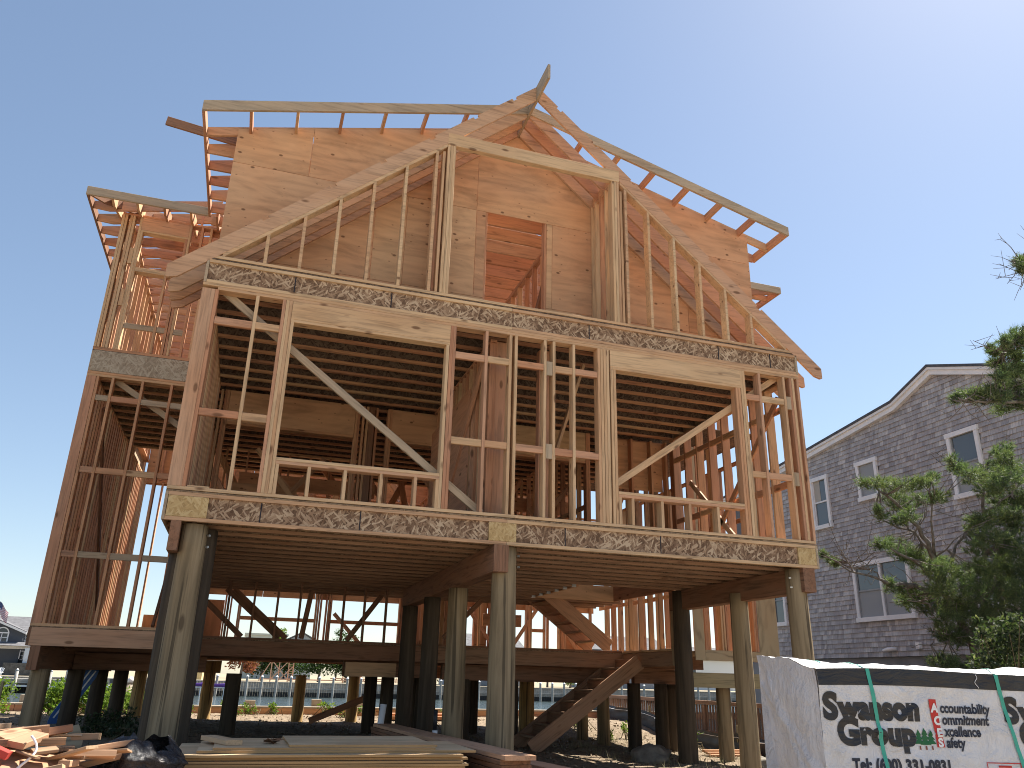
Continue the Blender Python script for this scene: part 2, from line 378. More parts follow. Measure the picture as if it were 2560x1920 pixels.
# subfloor sheets
def deck(x0, x1, y0, y1, z, holes=(), mat=None):
    y = y0; r = 0
    while y < y1-0.05:
        yb = min(y+1.22, y1); x = x0-(1.22 if r % 2 else 0)
        while x < x1-0.05:
            a, b = max(x, x0), min(x+2.44, x1)
            if b-a > 0.05:
                cut = [h for h in holes if a < h[1]-0.01 and b > h[0]+0.01 and y < h[3]-0.01 and yb > h[2]+0.01]
                if not cut: P('subfloor_panel', a+0.001, b-0.001, y+0.001, yb-0.001, z, z+0.018, mat or M_OSBD, j=0)
                else:
                    h = cut[0]
                    if h[0]-a > 0.1: P('subfloor_panel', a+0.001, h[0], y+0.001, yb-0.001, z, z+0.018, mat or M_OSBD, j=0)
                    if b-h[1] > 0.1: P('subfloor_panel', h[1], b-0.001, y+0.001, yb-0.001, z, z+0.018, mat or M_OSBD, j=0)
            x += 2.44
        y = yb; r += 1
HOLE = (6.22, 7.92, 3.66, 5.88)
deck(0.0, W, 0.0, 7.45, ZJ+HJ, (HOLE,))
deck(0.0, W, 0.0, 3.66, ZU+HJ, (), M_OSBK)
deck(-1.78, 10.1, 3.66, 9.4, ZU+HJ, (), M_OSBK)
deck(-1.78, 10.1, 5.8, 11.3, 2.13)
deck(-1.78, -0.02, 3.66, 5.8, 2.13); deck(8.12, 10.1, 3.66, 5.8, 2.13)
# header round the stair opening and its joist hangers
P('opening_header', 6.205, 6.25, 3.66, 5.85, ZJ+0.01, ZJ+HJ, M_PLY); P('opening_header', 7.90, 7.945, 3.66, 5.85, ZJ+0.01, ZJ+HJ, M_FIR)
P('opening_header', 6.25, 7.90, 5.82, 5.86, ZJ+0.01, ZJ+HJ, M_PLY)
M_STEEL = plain('galvanised_steel', (0.55, 0.57, 0.58), 0.35, 0.5, metal=0.9)
for i in range(9, 15):
    y = 0.031+0.4064*i
    if 3.66 < y < 5.85: P('joist_hanger', 6.13, 6.204, y-0.036, y+0.036, ZJ-0.004, ZJ+0.12, M_STEEL, j=0)

# ---- lower front wall (y = 0)
def front_plates():
    P('sole_plate', 0.0, 3.90, 0.004, D6+0.004, F1-T, F1, M_PALE); P('sole_plate', 3.902, W-0.01, 0.004, D6+0.004, F1-T, F1, M_PALE)
    P('top_plate', 0.17, 4.3, 0.004, D6+0.004, 5.816, 5.854, M_PALE); P('top_plate', 4.302, W, 0.004, D6+0.004, 5.816, 5.854, M_PALE)
    P('top_plate', 0.0, 3.05, 0.002, D6+0.002, 5.8545, 5.8915, M_PALE); P('top_plate', 3.052, W, 0.002, D6+0.002, 5.8545, 5.8915, M_PALE)
front_plates()
Z0, Z1 = F1+0.0005, 5.8155
P('corner_post', 0.0, 0.145, 0.003, 0.041, Z0, Z1, M_RAFT); stud(0.147, 0.003, D6, Z0, Z1, M_FIR)
stud(0.06, 0.05, D6+0.1, Z0, Z1)
stud(0.605, 0.004, D6, Z0, Z1, M_PALE)
for x in (0.915, 0.955, 0.994): stud(x, 0.004, D6, Z0, Z1, M_RAFT if x < 0.92 else M_PALE)
for x in (1.034,): stud(x, 0.004, D6, Z0, 5.542, M_PALE, 'jack_stud')
P('header', 1.034, 2.985, 0.002, D6, 5.580, 5.8155, M_PALE); P('header_plate', 1.034, 2.985, 0.003, D6, 5.543, 5.579, M_PALE)
for x in (2.944,): stud(x, 0.004, D6, Z0, 5.542, M_PALE, 'jack_stud')
for x in (2.987, 3.027): stud(x, 0.004, D6, Z0, Z1, M_FIR)
def sill(x0, x1):
    P('window_sill', x0, x1, 0.0, D6, 3.845, 3.882, M_PALE); P('window_sill', x0, x1, 0.002, D6, 3.807, 3.8445, M_RAFT)
sill(1.073, 2.943)
for x in (1.075, 1.425, 1.83, 2.245, 2.645, 2.905): stud(x, 0.004, D6, Z0, 3.8065, M_PALE, 'cripple_stud')
for x, m_ in ((3.45, M_RAFT), (3.775, M_PALE), (3.852, M_PALE), (4.252, M_PALE), (4.375, M_PALE), (4.655, M_PALE), (5.015, M_FIR), (5.057, M_PALE), (5.102, M_PALE), (5.142, M_PALE)): stud(x, 0.004, D6, Z0, Z1, m_)
for x in (5.20, 5.243): stud(x, 0.004, D6, Z0, 5.542, M_PALE, 'jack_stud')
P('header', 5.20, 7.22, 0.002, D6, 5.580, 5.8155, M_PALE); P('header_plate', 5.20, 7.22, 0.003, D6, 5.543, 5.579, M_PALE)
sill(5.283, 7.13)
for x in (5.285, 5.46, 5.88, 6.28, 6.70): stud(x, 0.004, D6, Z0, 3.8065, M_PALE, 'cripple_stud')
for x in (7.132, 7.172): stud(x, 0.004, D6, Z0, 5.542, M_FIR, 'jack_stud')
for x in (7.222, 7.262): stud(x, 0.004, D6, Z0, Z1, M_PALE)
for x, m_ in ((7.52, M_RAFT), (7.93, M_PALE), (8.045, M_FIR), (8.085, M_PALE), (8.175, M_RAFT)): stud(x, 0.004, D6, Z0, Z1, m_)
stud(8.135, 0.05, D6+0.05, Z0, Z1)
for z in (4.27, 5.39):
    for a, b in ((0.187, 0.604), (0.645, 0.914), (3.067, 3.449), (3.49, 3.774), (3.892, 4.251), (4.415, 4.654), (4.695, 5.014), (7.302, 7.519), (7.56, 7.929)):
        P('nogging', a, b, 0.012, 0.052, z+rnd.uniform(-.006, .006), z+D4, rnd.choice([M_RAFT, M_PALE, M_FIR]))
    for a, b in ((4.292, 4.374), (7.97, 8.044)): P('nogging', a, b, 0.004, 0.042, z-0.06, z+0.13, M_GREY)
# temporary braces behind the front wall
board('brace', (0.25, D6+0.025, 5.86), (3.52, D6+0.025, 3.48), T, D4, M_GREY, H, (0.59, 0, 0.81))
board('brace', (5.22, D6+0.025, 3.95), (7.95, D6+0.025, 5.86), T, D4, M_PALE, H, (-0.57, 0, 0.82))
P('wood_scrap', 0.20, 0.42, 0.02, 0.10, F1+0.001, F1+0.02, M_PALE)

# ---- side and inner walls of the front room
def wall_y(x0, x1, ya, yb, z0, z1, step=0.4064, mats=None, nog=(), plates=True, name='stud'):
    y = ya
    while y < yb-0.03:
        P(name, x0, x1, y, y+T, z0, z1, rnd.choice(mats or [M_FIR, M_RAFT, M_FIR, M_PALE])); y += step
    if plates:
        P('sole_plate', x0, x1, ya, yb, z0-T, z0-0.0005, M_FIR); P('top_plate', x0, x1, ya, yb, z1+0.0005, z1+T, M_FIR)
    for z in nog:
        y = ya
        while y < yb-step: P('nogging', x0+0.01, x0+0.05, y+T+0.001, min(y+step, yb)-0.001, z+rnd.uniform(-.01, .01), z+D4, M_FIR); y += step
def wall_x(y0, y1, xa, xb, z0, z1, step=0.4064, mats=None, nog=(), plates=True, name='stud'):
    x = xa
    while x < xb-0.03:
        P(name, x, x+T, y0, y1, z0, z1, rnd.choice(mats or [M_FIR, M_RAFT, M_FIR])); x += step
    if plates:
        P('sole_plate', xa, xb, y0, y1, z0-T, z0-0.0005, M_FIR); P('top_plate', xa, xb, y0, y1, z1+0.0005, z1+T, M_FIR)
    for z in nog:
        x = xa
        while x < xb-step: P('nogging', x+T+0.001, min(x+step, xb)-0.001, y0+0.01, y0+0.05, z+rnd.uniform(-.01, .01), z+D4, M_FIR); x += step
wall_y(0.002, D6, 0.28, 3.62, F1, 5.815, 0.2032, [M_FIR, M_RAFT, M_PALE, M_FIR])
wall_y(W-D6-0.002, W-0.002, 0.24, 3.62, F1, 5.815, 0.4064, [M_FIR, M_RAFT], nog=(4.27, 5.39))
board('brace', (W-D6-0.03, 0.3, 5.6), (W-D6-0.03, 2.6, 3.5), T, D4, M_FIR, H, (0, 0.67, 0.74))
board('brace', (W-D6-0.03, 2.9, 4.9), (W-D6-0.03, 1.4, 3.5), T, D4, M_RAFT, H, (0, 0.67, -0.74))
# partition behind the centre bay: posts, strand panel, studs running back
for i, y in enumerate(np.arange(0.30, 3.4, 0.2032)): P('partition_stud', 3.60, 3.60+D4, y, y+T, F1, 5.80, [M_FIR, M_RAFT, M_PALE][i % 3])
P('partition_sheet', 3.575, 3.596, 1.2, 3.60, F1, 5.45, M_RAFT)
P('sole_plate', 3.60, 3.60+D4, 0.28, 3.62, F1-T, F1-0.0005, M_FIR); P('top_plate', 3.60, 3.60+D4, 0.28, 3.62, 5.8005, 5.838, M_FIR)
P('post', 3.69, 3.93, 0.34, 0.48, F1, 5.84, M_RAFT); P('post', 4.33, 4.52, 0.40, 0.52, F1, 5.84, M_RAFT)
P('dropped_beam', 3.86, 4.04, 0.55, 3.60, 5.46, 5.82, M_DARK)
board('brace', (3.56, 0.35, 5.7), (3.56, 2.9, 3.5), T, D6, M_RAFT, H, (0, 0.65, 0.76))
board('brace', (4.60, 1.5, 3.5), (5.0, 0.45, 5.75), T, D4, M_PALE, H, (0, 1, 0))
# rear wall of the front room with wide cased openings
yb0, yb1 = 3.66, 3.80
for a, b in ((0.30, 2.28), (2.9, 4.4), (4.9, 6.4)): P('header', a, b, yb0, yb1, 5.30, 5.82, M_PLY); P('header_plate', a, b, yb0+0.004, yb1, 5.262, 5.299, M_FIR)
for x in (0.16, 0.22, 0.26, 2.285, 2.325, 2.40, 2.46, 2.62, 2.82, 2.86, 4.41, 4.45, 4.78, 4.85, 6.41, 6.45, 6.9, 7.3, 7.7, 8.0): stud(x, yb0, yb1, F1, 5.82, M_FIR)
P('post', 2.50, 2.60, yb0-0.01, yb1, F1, 5.82, M_DARK)
P('plywood_sheet', 6.95, 8.0, yb1+0.002, yb1+0.014, 4.9, 5.82, M_PLY); P('plywood_sheet', 5.6, 7.9, 6.9, 6.915, 3.5, 4.85, M_PLY)
# deeper rooms: partitions, landing walls and loose braces seen through the openings
wall_x(7.3, 7.3+D4, 0.2, 3.4, F1, 5.80, 0.4064); wall_x(7.3, 7.3+D4, 5.2, 8.1, F1, 5.80, 0.4064)
wall_y(6.5, 6.5+D4, 3.9, 7.2, F1, 5.80, 0.4064, nog=(4.5,))
P('header', 0.5, 3.2, 7.26, 7.3, 5.05, 5.35, M_PLY); P('header', 5.4, 7.6, 7.26, 7.3, 5.05, 5.35, M_PLY)
for i, (x, y, dx) in enumerate(((0.6, 5.2, 1.4), (1.4, 5.9, 1.6), (2.3, 5.0, -1.5), (2.9, 6.4, -1.8), (5.2, 4.6, 1.6), (5.6, 6.0, -1.2), (6.9, 4.4, 0.9), (4.6, 5.4, 1.3), (3.2, 4.4, 1.2))):
    board('brace', (x, y, F1+0.02), (x+dx, y+0.4, F1+1.9), T, D4, rnd.choice([M_FIR, M_PALE, M_RAFT]), H, (0, 0, 1))
for i in range(26):
    x, y = rnd.uniform(0.3, 7.6), rnd.uniform(4.6, 9.5); dx = rnd.uniform(-1.5, 1.5)
    board('brace', (x, y, F1+rnd.uniform(0, .3)), (x+dx, y+rnd.uniform(-.5, .5), F1+rnd.uniform(0.8, 2.0)), T, D4, rnd.choice([M_FIR, M_PALE, M_RAFT]), H, (0, 0, 1))
for x, y, z in ((1.0, 6.2, 4.9), (2.4, 6.6, 4.6), (5.0, 6.4, 4.7)): P('plywood_sheet', x-0.6, x+0.6, y, y+0.015, F1+0.6, z, M_PLY)

# ---- upper front: balcony gable (y = 0) and its rafters
SL = 3.89/4.528; XR = 4.108
def roof_top(x): return 6.040+SL*(x+0.42) if x <= XR else 6.040+SL*(2*XR-x+0.42)
RV = 0.243
P('sole_plate', 0.0, 3.86, 0.004, D6, F2-T, F2, M_PALE); P('sole_plate', 3.862, W-0.01, 0.004, D6, F2-T, F2, M_PALE)
def gstud(x, mat=None, y0=0.004, y1=D6, name='gable_stud', drop=0.054):
    a, b = roof_top(x)-RV-drop, roof_top(x+T)-RV-drop
    prism(name, [(x, F2+0.0005), (x+T, F2+0.0005), (x+T, b), (x, a)], y0, y1, mat or M_PALE, H)
for x in [0.623+0.4064*i for i in range(5)]+[2.645]+[5.485]+[5.848+0.4064*i for i in range(5)]: gstud(x)
for x in (2.745, 2.805, 2.845, 2.885): P('gable_post', x, x+0.037, 0.004+(0.02 if x < 2.75 else 0), D6, F2+0.0005, 8.548 if x > 2.8 else 8.44, M_PALE)
for x in (5.285, 5.325, 5.365, 5.425): P('gable_post', x, x+0.037, 0.004+(0.03 if x > 5.4 else 0), D6, F2+0.0005, 8.548 if x < 5.4 else 8.42, M_PALE)
P('gable_beam', 2.805, 5.405, 0.0, 0.092, 8.55, 8.745, M_PALE)
for s in (-1, 1):   # sloping plates under the rafters
    xs = (0.16, 2.80) if s < 0 else (W-0.16, W-2.80)
    pts = [(xs[0], roof_top(xs[0])-RV-0.001), (xs[1], roof_top(xs[1])-RV-0.001), (xs[1], roof_top(xs[1])-RV-0.052), (xs[0], roof_top(xs[0])-RV-0.052)]
    prism('sloping_plate', pts, 0.003, D6, M_PALE, H)
def rafter(side, y0, y1, notched, mat):
    f = (lambda x: x) if side < 0 else (lambda x: 2*XR-x)
    xe = -0.42; xt = XR-0.021
    up = [(xe, roof_top(xe))]
    if notched:
        k = math.sqrt(1+SL*SL)
        for sdist in (1.25, 2.25, 3.05, 3.9, 4.7, 5.45):
            x0 = xe+sdist/k; x1 = x0+0.092/k; dz, dx = 0.038/k, 0.038*SL/k
            up += [(x0, roof_top(x0)), (x0+dx, roof_top(x0)-dz), (x1+dx, roof_top(x1)-dz), (x1, roof_top(x1))]
    up += [(xt, roof_top(xt)), (xt, roof_top(xt)-RV)]
    xb = xe+0.13
    lo = [(xb, roof_top(xb)-RV), (xe+0.03, roof_top(xe)-0.15-0.01), (xe, roof_top(xe)-0.15)]
    pts = [(f(x), z) for x, z in up+lo]
    return prism('rafter', pts, y0, y1, mat, H)
for k, y in enumerate((0.0, 0.40, 0.64, 0.875)):
    for s in (-1, 1): rafter(s, y, y+T, k == 0, [M_RAFT, M_RAFT, M_FIR, M_RAFT][k])
P('ridge_board', XR-0.019, XR+0.019, -0.49, 0.90, 9.675, 9.925, M_GREY)
# cheeks of the balcony
for x in (2.83, 5.33):
    for y in (0.20, 0.34, 0.52, 0.70, 0.84): P('cheek_stud', x, x+D4, y, y+T, F2, roof_top(x)-RV-0.02, rnd.choice([M_PALE, M_FIR]))
P('balcony_beam', 5.36, 5.40, 0.15, 0.9, 8.60, 8.78, M_FIR)

# plywood front of the upper floor, one sheet after another, with the door opening
EZ, ES = 8.62, 0.262        # underside line of the low roof
def ply_top(x): return 8.745+ES*(x if x < XR else 2*XR-x)
def sheet(x0, x1, z0, z1, y0=0.92, y1=0.932, mat=None):
    g = 0.003; x0 += g; x1 -= g; z0 += g; z1 -= g
    if z1 < min(ply_top(x0), ply_top(x1)): pts = [(x0, z0), (x1, z0), (x1, z1), (x0, z1)]
    else:
        pts = [(x0, z0), (x1, z0), (x1, min(z1, ply_top(x1)))]
        if x0 < XR < x1: pts.append((XR, min(z1, ply_top(XR))))
        pts.append((x0, min(z1, ply_top(x0))))
    c = Vector((sum(p[0] for p in pts)/len(pts), 0, sum(p[1] for p in pts)/len(pts)))
    o = prism('plywood_sheet', [(a-c.x, b-c.z) for a, b in pts], y0, y1, mat or M_PLY, H); o.location = c
    return o
OX0, OX1, OZ1 = 3.635, 4.61, 8.20
for a, b in ((0.0, 1.02), (1.02, 2.44), (2.44, OX0), (OX1, 5.9), (5.9, W)): sheet(a, b, 6.215, 6.76)
for a, b in ((0.0, 2.0), (2.0, 2.45), (2.45, 3.49), (3.49, OX0), (OX1, 4.70), (4.70, 5.9), (5.9, 7.0), (7.0, W)): sheet(a, b, 6.76, 8.20)
for a, b in ((0.0, 1.02), (1.02, 3.49), (3.49, 5.93), (5.93, W)): sheet(a, b, 8.20, 10.2)
for x in (OX0-0.005, OX1-0.03): P('door_trimmer', x, x+T, 0.934, 1.07, F2, 8.28, M_FIR)
# frame behind the plywood
for x in list(np.arange(0.02, 3.5, 0.4064))+list(np.arange(4.75, 8.2, 0.4064)): P('backing_stud', x, x+T, 0.934, 1.07, F2, ply_top(x)-0.05, M_FIR)
# partition seen through the door
for i, y in enumerate(np.arange(1.3, 6.0, 0.4064)): P('partition_stud', 4.95, 4.95+D4, y, y+T, F2, 8.35, M_FIR)
P('top_plate', 4.95, 4.95+D4, 1.1, 6.2, 8.35, 8.388, M_FIR); P('top_plate', 4.952, 4.95+D4, 1.1, 6.2, 8.39, 8.428, M_FIR)
board('brace', (4.90, 1.15, 8.4), (4.90, 3.1, 6.3), T, D6, M_DARK, H, (0, 0.7, 0.7))
P('plywood_sheet', 2.2, 4.9, 6.3, 6.315, F2, 8.1, M_PLY)
wall_x(6.2, 6.2+D4, 0.3, 4.8, F2, 8.3, 0.4064)
for i, y in enumerate(np.arange(1.18, 6.2, 0.4064)): P('ceiling_joist', 0.16, 5.12, y, y+T, 8.43, 8.66, rnd.choice([M_RAFT, M_FIR])); P('joist_block', 4.86, 5.10, y+T+0.001, y+T+0.04, 8.45, 8.64, M_RAFT)

# ---- low-pitched main roof of the front block: rake boards, lookouts, rafters and eaves
def low_top(x): return 8.690+ES*((x if x < XR else 2*XR-x)+0.43)
def low_board(x0, x1, y0, y1, dep, mat, name, off=0.0):
    pts = [(x0, low_top(x0)-off), (x1, low_top(x1)-off), (x1, low_top(x1)-off-dep), (x0, low_top(x0)-off-dep)]
    return prism(name, pts, y0, y1, mat, H)
low_board(-0.43, XR, 0.38, 0.42, 0.155, M_GREY, 'rake_board'); low_board(XR, 2*XR+0.43, 0.38, 0.42, 0.155, M_GREY, 'rake_board')
low_board(-0.40, XR, 0.934, 0.972, 0.14, M_FIR, 'gable_rafter', 0.02); low_board(XR, 2*XR+0.40, 0.934, 0.972, 0.14, M_FIR, 'gable_rafter', 0.02)
for i in range(1, 8):
    for s in (-1, 1):
        x = XR+s*(XR+0.43-0.60*i)
        if abs(x-XR) > 0.2: P('lookout', x-0.02, x+0.02, 0.42, 0.98 if i > 1 else 1.3, low_top(x)-0.145, low_top(x)-0.012, M_FIR)
for k, y in enumerate(np.arange(1.34, 8.5, 0.4064)):
    for s in (-1, 1):
        f = (lambda x: x) if s < 0 else (lambda x: 2*XR-x)
        pts = [(f(x), z) for x, z in ((-0.40, low_top(-0.40)-0.012), (XR, low_top(XR)-0.012), (XR, low_top(XR)-0.27), (0.0, low_top(0.0)-0.25), (-0.40, low_top(-0.40)-0.15))]
        prism('roof_rafter', pts, y, y+T, rnd.choice([M_RAFT, M_FIR]), H)
P('eave_board', -0.432, -0.394, 0.42, 3.12, 8.535, 8.69, M_FIR); P('eave_board', 2*XR+0.394, 2*XR+0.432, 0.42, 1.35, 8.535, 8.69, M_FIR)
P('ridge_board', XR-0.019, XR+0.019, 0.98, 8.6, low_top(XR)-0.22, low_top(XR)-0.02, M_FIR)
board('eave_extension', (0.10, 1.22, 8.72), (-0.97, 1.20, 8.83), T, 0.135, M_DARK, H)
wall_y(0.002, D6, 1.1, 3.66, F2, 8.56, 0.4064); wall_y(W-D6, W-0.002, 1.1, 3.66, F2, 8.56, 0.4064)

# ---- left wing (front at y = 3.66)
YW = 3.66; XL = -1.78
P('rim_beam', XL+0.03, 0.0, YW, YW+0.04, 1.890, 2.128, M_RAFT); P('rim_beam', XL-0.005, XL+0.03, YW-0.002, 11.3, 1.890, 2.128, M_DARK)
P('sole_plate', XL, -0.0, YW+0.002, YW+D6, F0-T, F0, M_FIR)
P('corner_post', XL, XL+0.135, YW+0.002, YW+0.04, F0+0.0005, 5.7855, M_RAFT)
stud(XL+0.138, YW+0.002, YW+D6, F0, 5.7855, M_FIR); stud(XL+0.06, YW+0.06, YW+0.2, F0, 5.7855)
for x in (-1.43, -1.01, -0.59, -0.18): stud(x, YW+0.002, YW+D6, F0, 5.7855, M_FIR)
P('top_plate', XL, 0.0, YW+0.003, YW+D6, 5.786, 5.824, M_FIR); P('top_plate', XL, 0.0, YW+0.001, YW+D6, 5.8245, 5.862, M_FIR)
P('rim_board', XL+0.03, 0.0, YW, YW+0.03, 5.8665, 6.205, M_OSBG); P('rim_board', XL, XL+0.03, YW+0.001, 11.0, 5.8665, 6.205, M_GREY)
P('sole_plate', XL, 0.0, YW+0.002, YW+D6, F2-T-0.01, F2, M_FIR)
for z in (3.08, 4.30, 5.41):
    for a, b in ((-1.60, -1.432), (-1.39, -1.012), (-0.97, -0.592), (-0.55, -0.182)): P('nogging', a, b, YW+0.012, YW+0.05, z+rnd.uniform(-.006, .006), z+D4, rnd.choice([M_FIR, M_GREY, M_RAFT]))
board('brace', (-1.40, YW+D6+0.02, 5.80), (0.0, YW+D6+0.02, 4.95), T, D4, M_GREY, H, (0.5, 0, 0.86))
wall_y(XL+0.002, XL+D6, YW+0.3, 11.2, F0, 5.786, 0.2032, [M_FIR, M_FIR, M_RAFT, M_PALE], nog=(), name='wing_stud')
wall_y(XL+0.002, XL+D6, YW+0.2, 11.0, F2, 8.60, 0.4064, [M_FIR, M_RAFT, M_FIR], name='wing_stud')
wall_y(-0.10, -0.012, YW+0.2, 7.2, F0, 5.786, 0.4064, [M_FIR, M_RAFT])
board('brace', (XL+0.25, YW+0.4, 5.4), (XL+0.25, YW+3.4, 2.6), T, D4, M_DARK, H, (0, 0.6, 0.8)); board('brace', (-0.3, 4.2, 2.2), (-0.3, 6.6, 4.6), T, D4, M_DARK, H, (0, 0.6, 0.8))
for y, z in ((YW+0.72, 4.55), (YW+0.92, 3.62), (YW+1.3, 4.1), (YW+1.5, 2.95)): P('block', XL+0.02, XL+0.13, y+0.04, y+0.20, z, z+0.04, M_PALE)
for i, y in enumerate(np.arange(YW+0.43, 8.2, 0.4064)):
    bx('wing_joist', XL+0.03, -0.01, y, y+0.058, 5.8665, 5.905, M_FIR, H); bx('wing_joist_web', XL+0.03, -0.01, y+0.024, y+0.034, 5.906, 6.19, M_OSBD, H)
# upper wing wall with its narrow window
for x, m_ in ((XL, M_PALE), (XL+0.042, M_PALE), (XL+0.118, M_PALE), (XL+0.160, M_PALE)): stud(x, YW+0.002, YW+D6, F2+0.0005, 8.6195, m_)
stud(-1.51, YW+0.002, YW+D6, F2, 8.6195, M_PALE); stud(-1.47, YW+0.002, YW+D6, F2, 8.35, M_PALE, 'jack_stud')
P('header', -1.47, -0.745, YW, YW+D6, 8.385, 8.6195, M_RAFT); P('header_plate', -1.47, -0.745, YW+0.003, YW+D6, 8.351, 8.384, M_PALE)
stud(-0.783, YW+0.002, YW+D6, F2, 8.35, M_FIR, 'jack_stud'); stud(-0.744, YW+0.002, YW+D6, F2, 8.6195, M_PALE)
stud(-0.99, YW+0.002, YW+D6, F2, 7.62, M_FIR, 'cripple_stud'); stud(-0.83, YW+0.002, YW+D6, F2, 7.62, M_FIR, 'cripple_stud')
for x in (-0.56, -0.42, -0.2): stud(x, YW+0.002, YW+D6, F2, 8.6195, M_FIR)
P('window_sill', -1.432, -0.784, YW, YW+D6, 7.625, 7.70, M_PALE)
for a, b in ((-1.432, -0.992), (-0.952, -0.832), (-0.706, -0.562)): P('nogging', a, b, YW+0.012, YW+0.05, 6.63, 6.72, M_GREY)
for z in (7.0, 7.75): P('nogging', XL+0.21, -1.512, YW+0.004, YW+0.042, z, z+0.28, M_PALE)
P('top_plate', XL, -0.0, YW+0.002, YW+D6, 8.62, 8.658, M_FIR)
# wing roof: level eaves, shaped rafter tails, hip
ZE = 8.535
P('eave_board', XL-0.45, -0.40, 3.08, 3.118, ZE, ZE+0.145, M_GREY); P('eave_board', XL-0.45, XL-0.412, 3.12, 11.4, ZE, ZE+0.145, M_DARK)
def tail(px, py, dx, dy, L, mat):
    """rafter tail with a curved underside, rising inwards from the eave"""
    k = 0.22; pts = []
    for t in np.linspace(0, L, 9): pts.append((t, ZE+0.14+k*t))
    for t in np.linspace(L, 0, 9):
        z = ZE+0.14+k*t-0.185
        if t < 0.55: z = max(z, ZE+0.02-0.06*math.sin(t/0.55*math.pi))
        pts.append((t, z))
    o = prism('rafter_tail', pts, -T/2, T/2, mat, H)
    o.matrix_local = Matrix(((dx, -dy, 0, px), (dy, dx, 0, py), (0, 0, 1, 0), (0, 0, 0, 1)))
for y in np.arange(3.52, 11.3, 0.4064): tail(XL-0.41, y, 1, 0, 1.9, rnd.choice([M_RAFT, M_FIR]))
for x in (-1.86, -1.50, -1.10, -0.70, -0.30): tail(x, 3.12, 0, 1, 1.6, rnd.choice([M_RAFT, M_FIR]))
tail(XL-0.41, 3.12, 0.7071, 0.7071, 2.2, M_DARK)
for y in np.arange(4.3, 11.2, 0.4064): P('ceiling_joist', XL+0.1, -0.02, y, y+T, 8.66, 8.80, rnd.choice([M_RAFT, M_FIR]))
for x in (-0.62, -0.36): stud(x, 3.9, 3.94, 8.66, 9.15, M_RAFT)
# ---- right wing: sheathed front at the same depth
XRW = 10.1
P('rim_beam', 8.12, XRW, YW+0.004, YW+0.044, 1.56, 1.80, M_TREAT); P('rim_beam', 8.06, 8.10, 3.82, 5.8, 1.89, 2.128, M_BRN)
P('sole_plate', 8.06, 8.15, 3.82, 5.8, F0-T, F0, M_FIR)
P('plywood_sheet', 8.40, 8.60, YW-0.014, YW-0.002, 2.0, 5.8, M_PLYG); P('plywood_sheet', 9.70, XRW, YW-0.014, YW-0.002, 2.0, 5.8, M_PLYG)
P('plywood_sheet', 8.602, 9.698, YW-0.014, YW-0.002, 2.0, 2.17, M_PLYG); P('plywood_sheet', 8.04, 8.055, 3.70, 3.81, 1.9, 3.0, M_PLYG)
for x in (8.16, 8.62, 8.66, 8.95, 9.0, 9.05, 9.62, 9.66, XRW-0.04): stud(x, YW, YW+D6, 2.0, 5.82, M_FIR)
wall_y(8.06, 8.06+D4, 3.84, 5.78, F0, 5.8, 0.4064); wall_y(XRW-D6, XRW, YW+0.2, 11.2, F0, 5.8, 0.4064, nog=(3.4, 4.6))
P('eave_board', 8.3, XRW+0.40, 3.08, 3.118, 9.10, 9.245, M_GREY); P('eave_board', XRW+0.362, XRW+0.40, 3.12, 6.5, 9.10, 9.245, M_FIR)
for y in np.arange(3.5, 6.5, 0.61): P('rafter_tail', XRW-0.2, XRW+0.36, y, y+T, 9.12, 9.25, M_FIR)
board('rafter_tail', (XRW+0.36, 3.14, 9.17), (XRW-0.5, 4.0, 9.40), T, 0.14, M_FIR, H)
wall_y(XRW-D6, XRW, YW, 8.0, F2, 9.05, 0.61)
# ---- raised floor behind (z = 2.17): rim, short walls, rear wall against the light
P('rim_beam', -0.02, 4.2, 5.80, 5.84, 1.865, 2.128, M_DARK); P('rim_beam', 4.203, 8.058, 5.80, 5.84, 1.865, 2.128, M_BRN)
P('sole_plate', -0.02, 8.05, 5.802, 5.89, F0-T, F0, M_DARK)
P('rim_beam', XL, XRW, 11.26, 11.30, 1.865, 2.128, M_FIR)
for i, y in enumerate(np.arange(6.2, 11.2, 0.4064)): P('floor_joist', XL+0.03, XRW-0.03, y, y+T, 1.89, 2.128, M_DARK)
for x in (0.05, 0.10, 0.66, 1.08, 1.47, 1.85, 2.61, 2.98, 3.37, 3.76): P('short_stud', x, x+T, 5.81, 5.89, F0, ZJ, M_DARK)  # dark lumber gives these studs the shade of backlit silhouettes
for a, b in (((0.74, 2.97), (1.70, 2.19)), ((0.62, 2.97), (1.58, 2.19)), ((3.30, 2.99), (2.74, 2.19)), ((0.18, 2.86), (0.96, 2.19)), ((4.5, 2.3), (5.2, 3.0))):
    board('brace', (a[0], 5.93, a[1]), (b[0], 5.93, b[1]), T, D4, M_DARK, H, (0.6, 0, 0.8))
board('brace', (1.95, 5.86, 2.19), (2.05, 5.86, 3.02), 0.02, D4, M_DARK, H, (1, 0, 0))
for x in (0.02, 0.06, 0.50, 0.55, 0.62, 0.80, 0.84, 2.56, 2.61, 2.67, 2.80, 2.86, 2.91, 4.58, 4.63, 4.68, 4.95, 5.0, 6.1, 6.15, 6.5, 6.9, 6.95, 7.3, 7.35, 7.9, 7.95, 8.4, 8.8, 8.85, 9.3, 9.7, XL, -1.3, -0.9, -0.5):
    P('back_wall_stud', x, x+T, 11.12, 11.26, F0, 5.8, rnd.choice([M_FIR, M_RAFT]))
for a, b in ((0.88, 2.55), (2.95, 4.57), (5.04, 6.09), (7.0, 7.29), (8.0, 8.39)): P('nogging', a, b, 11.13, 11.24, 2.78, 2.86, M_FIR)
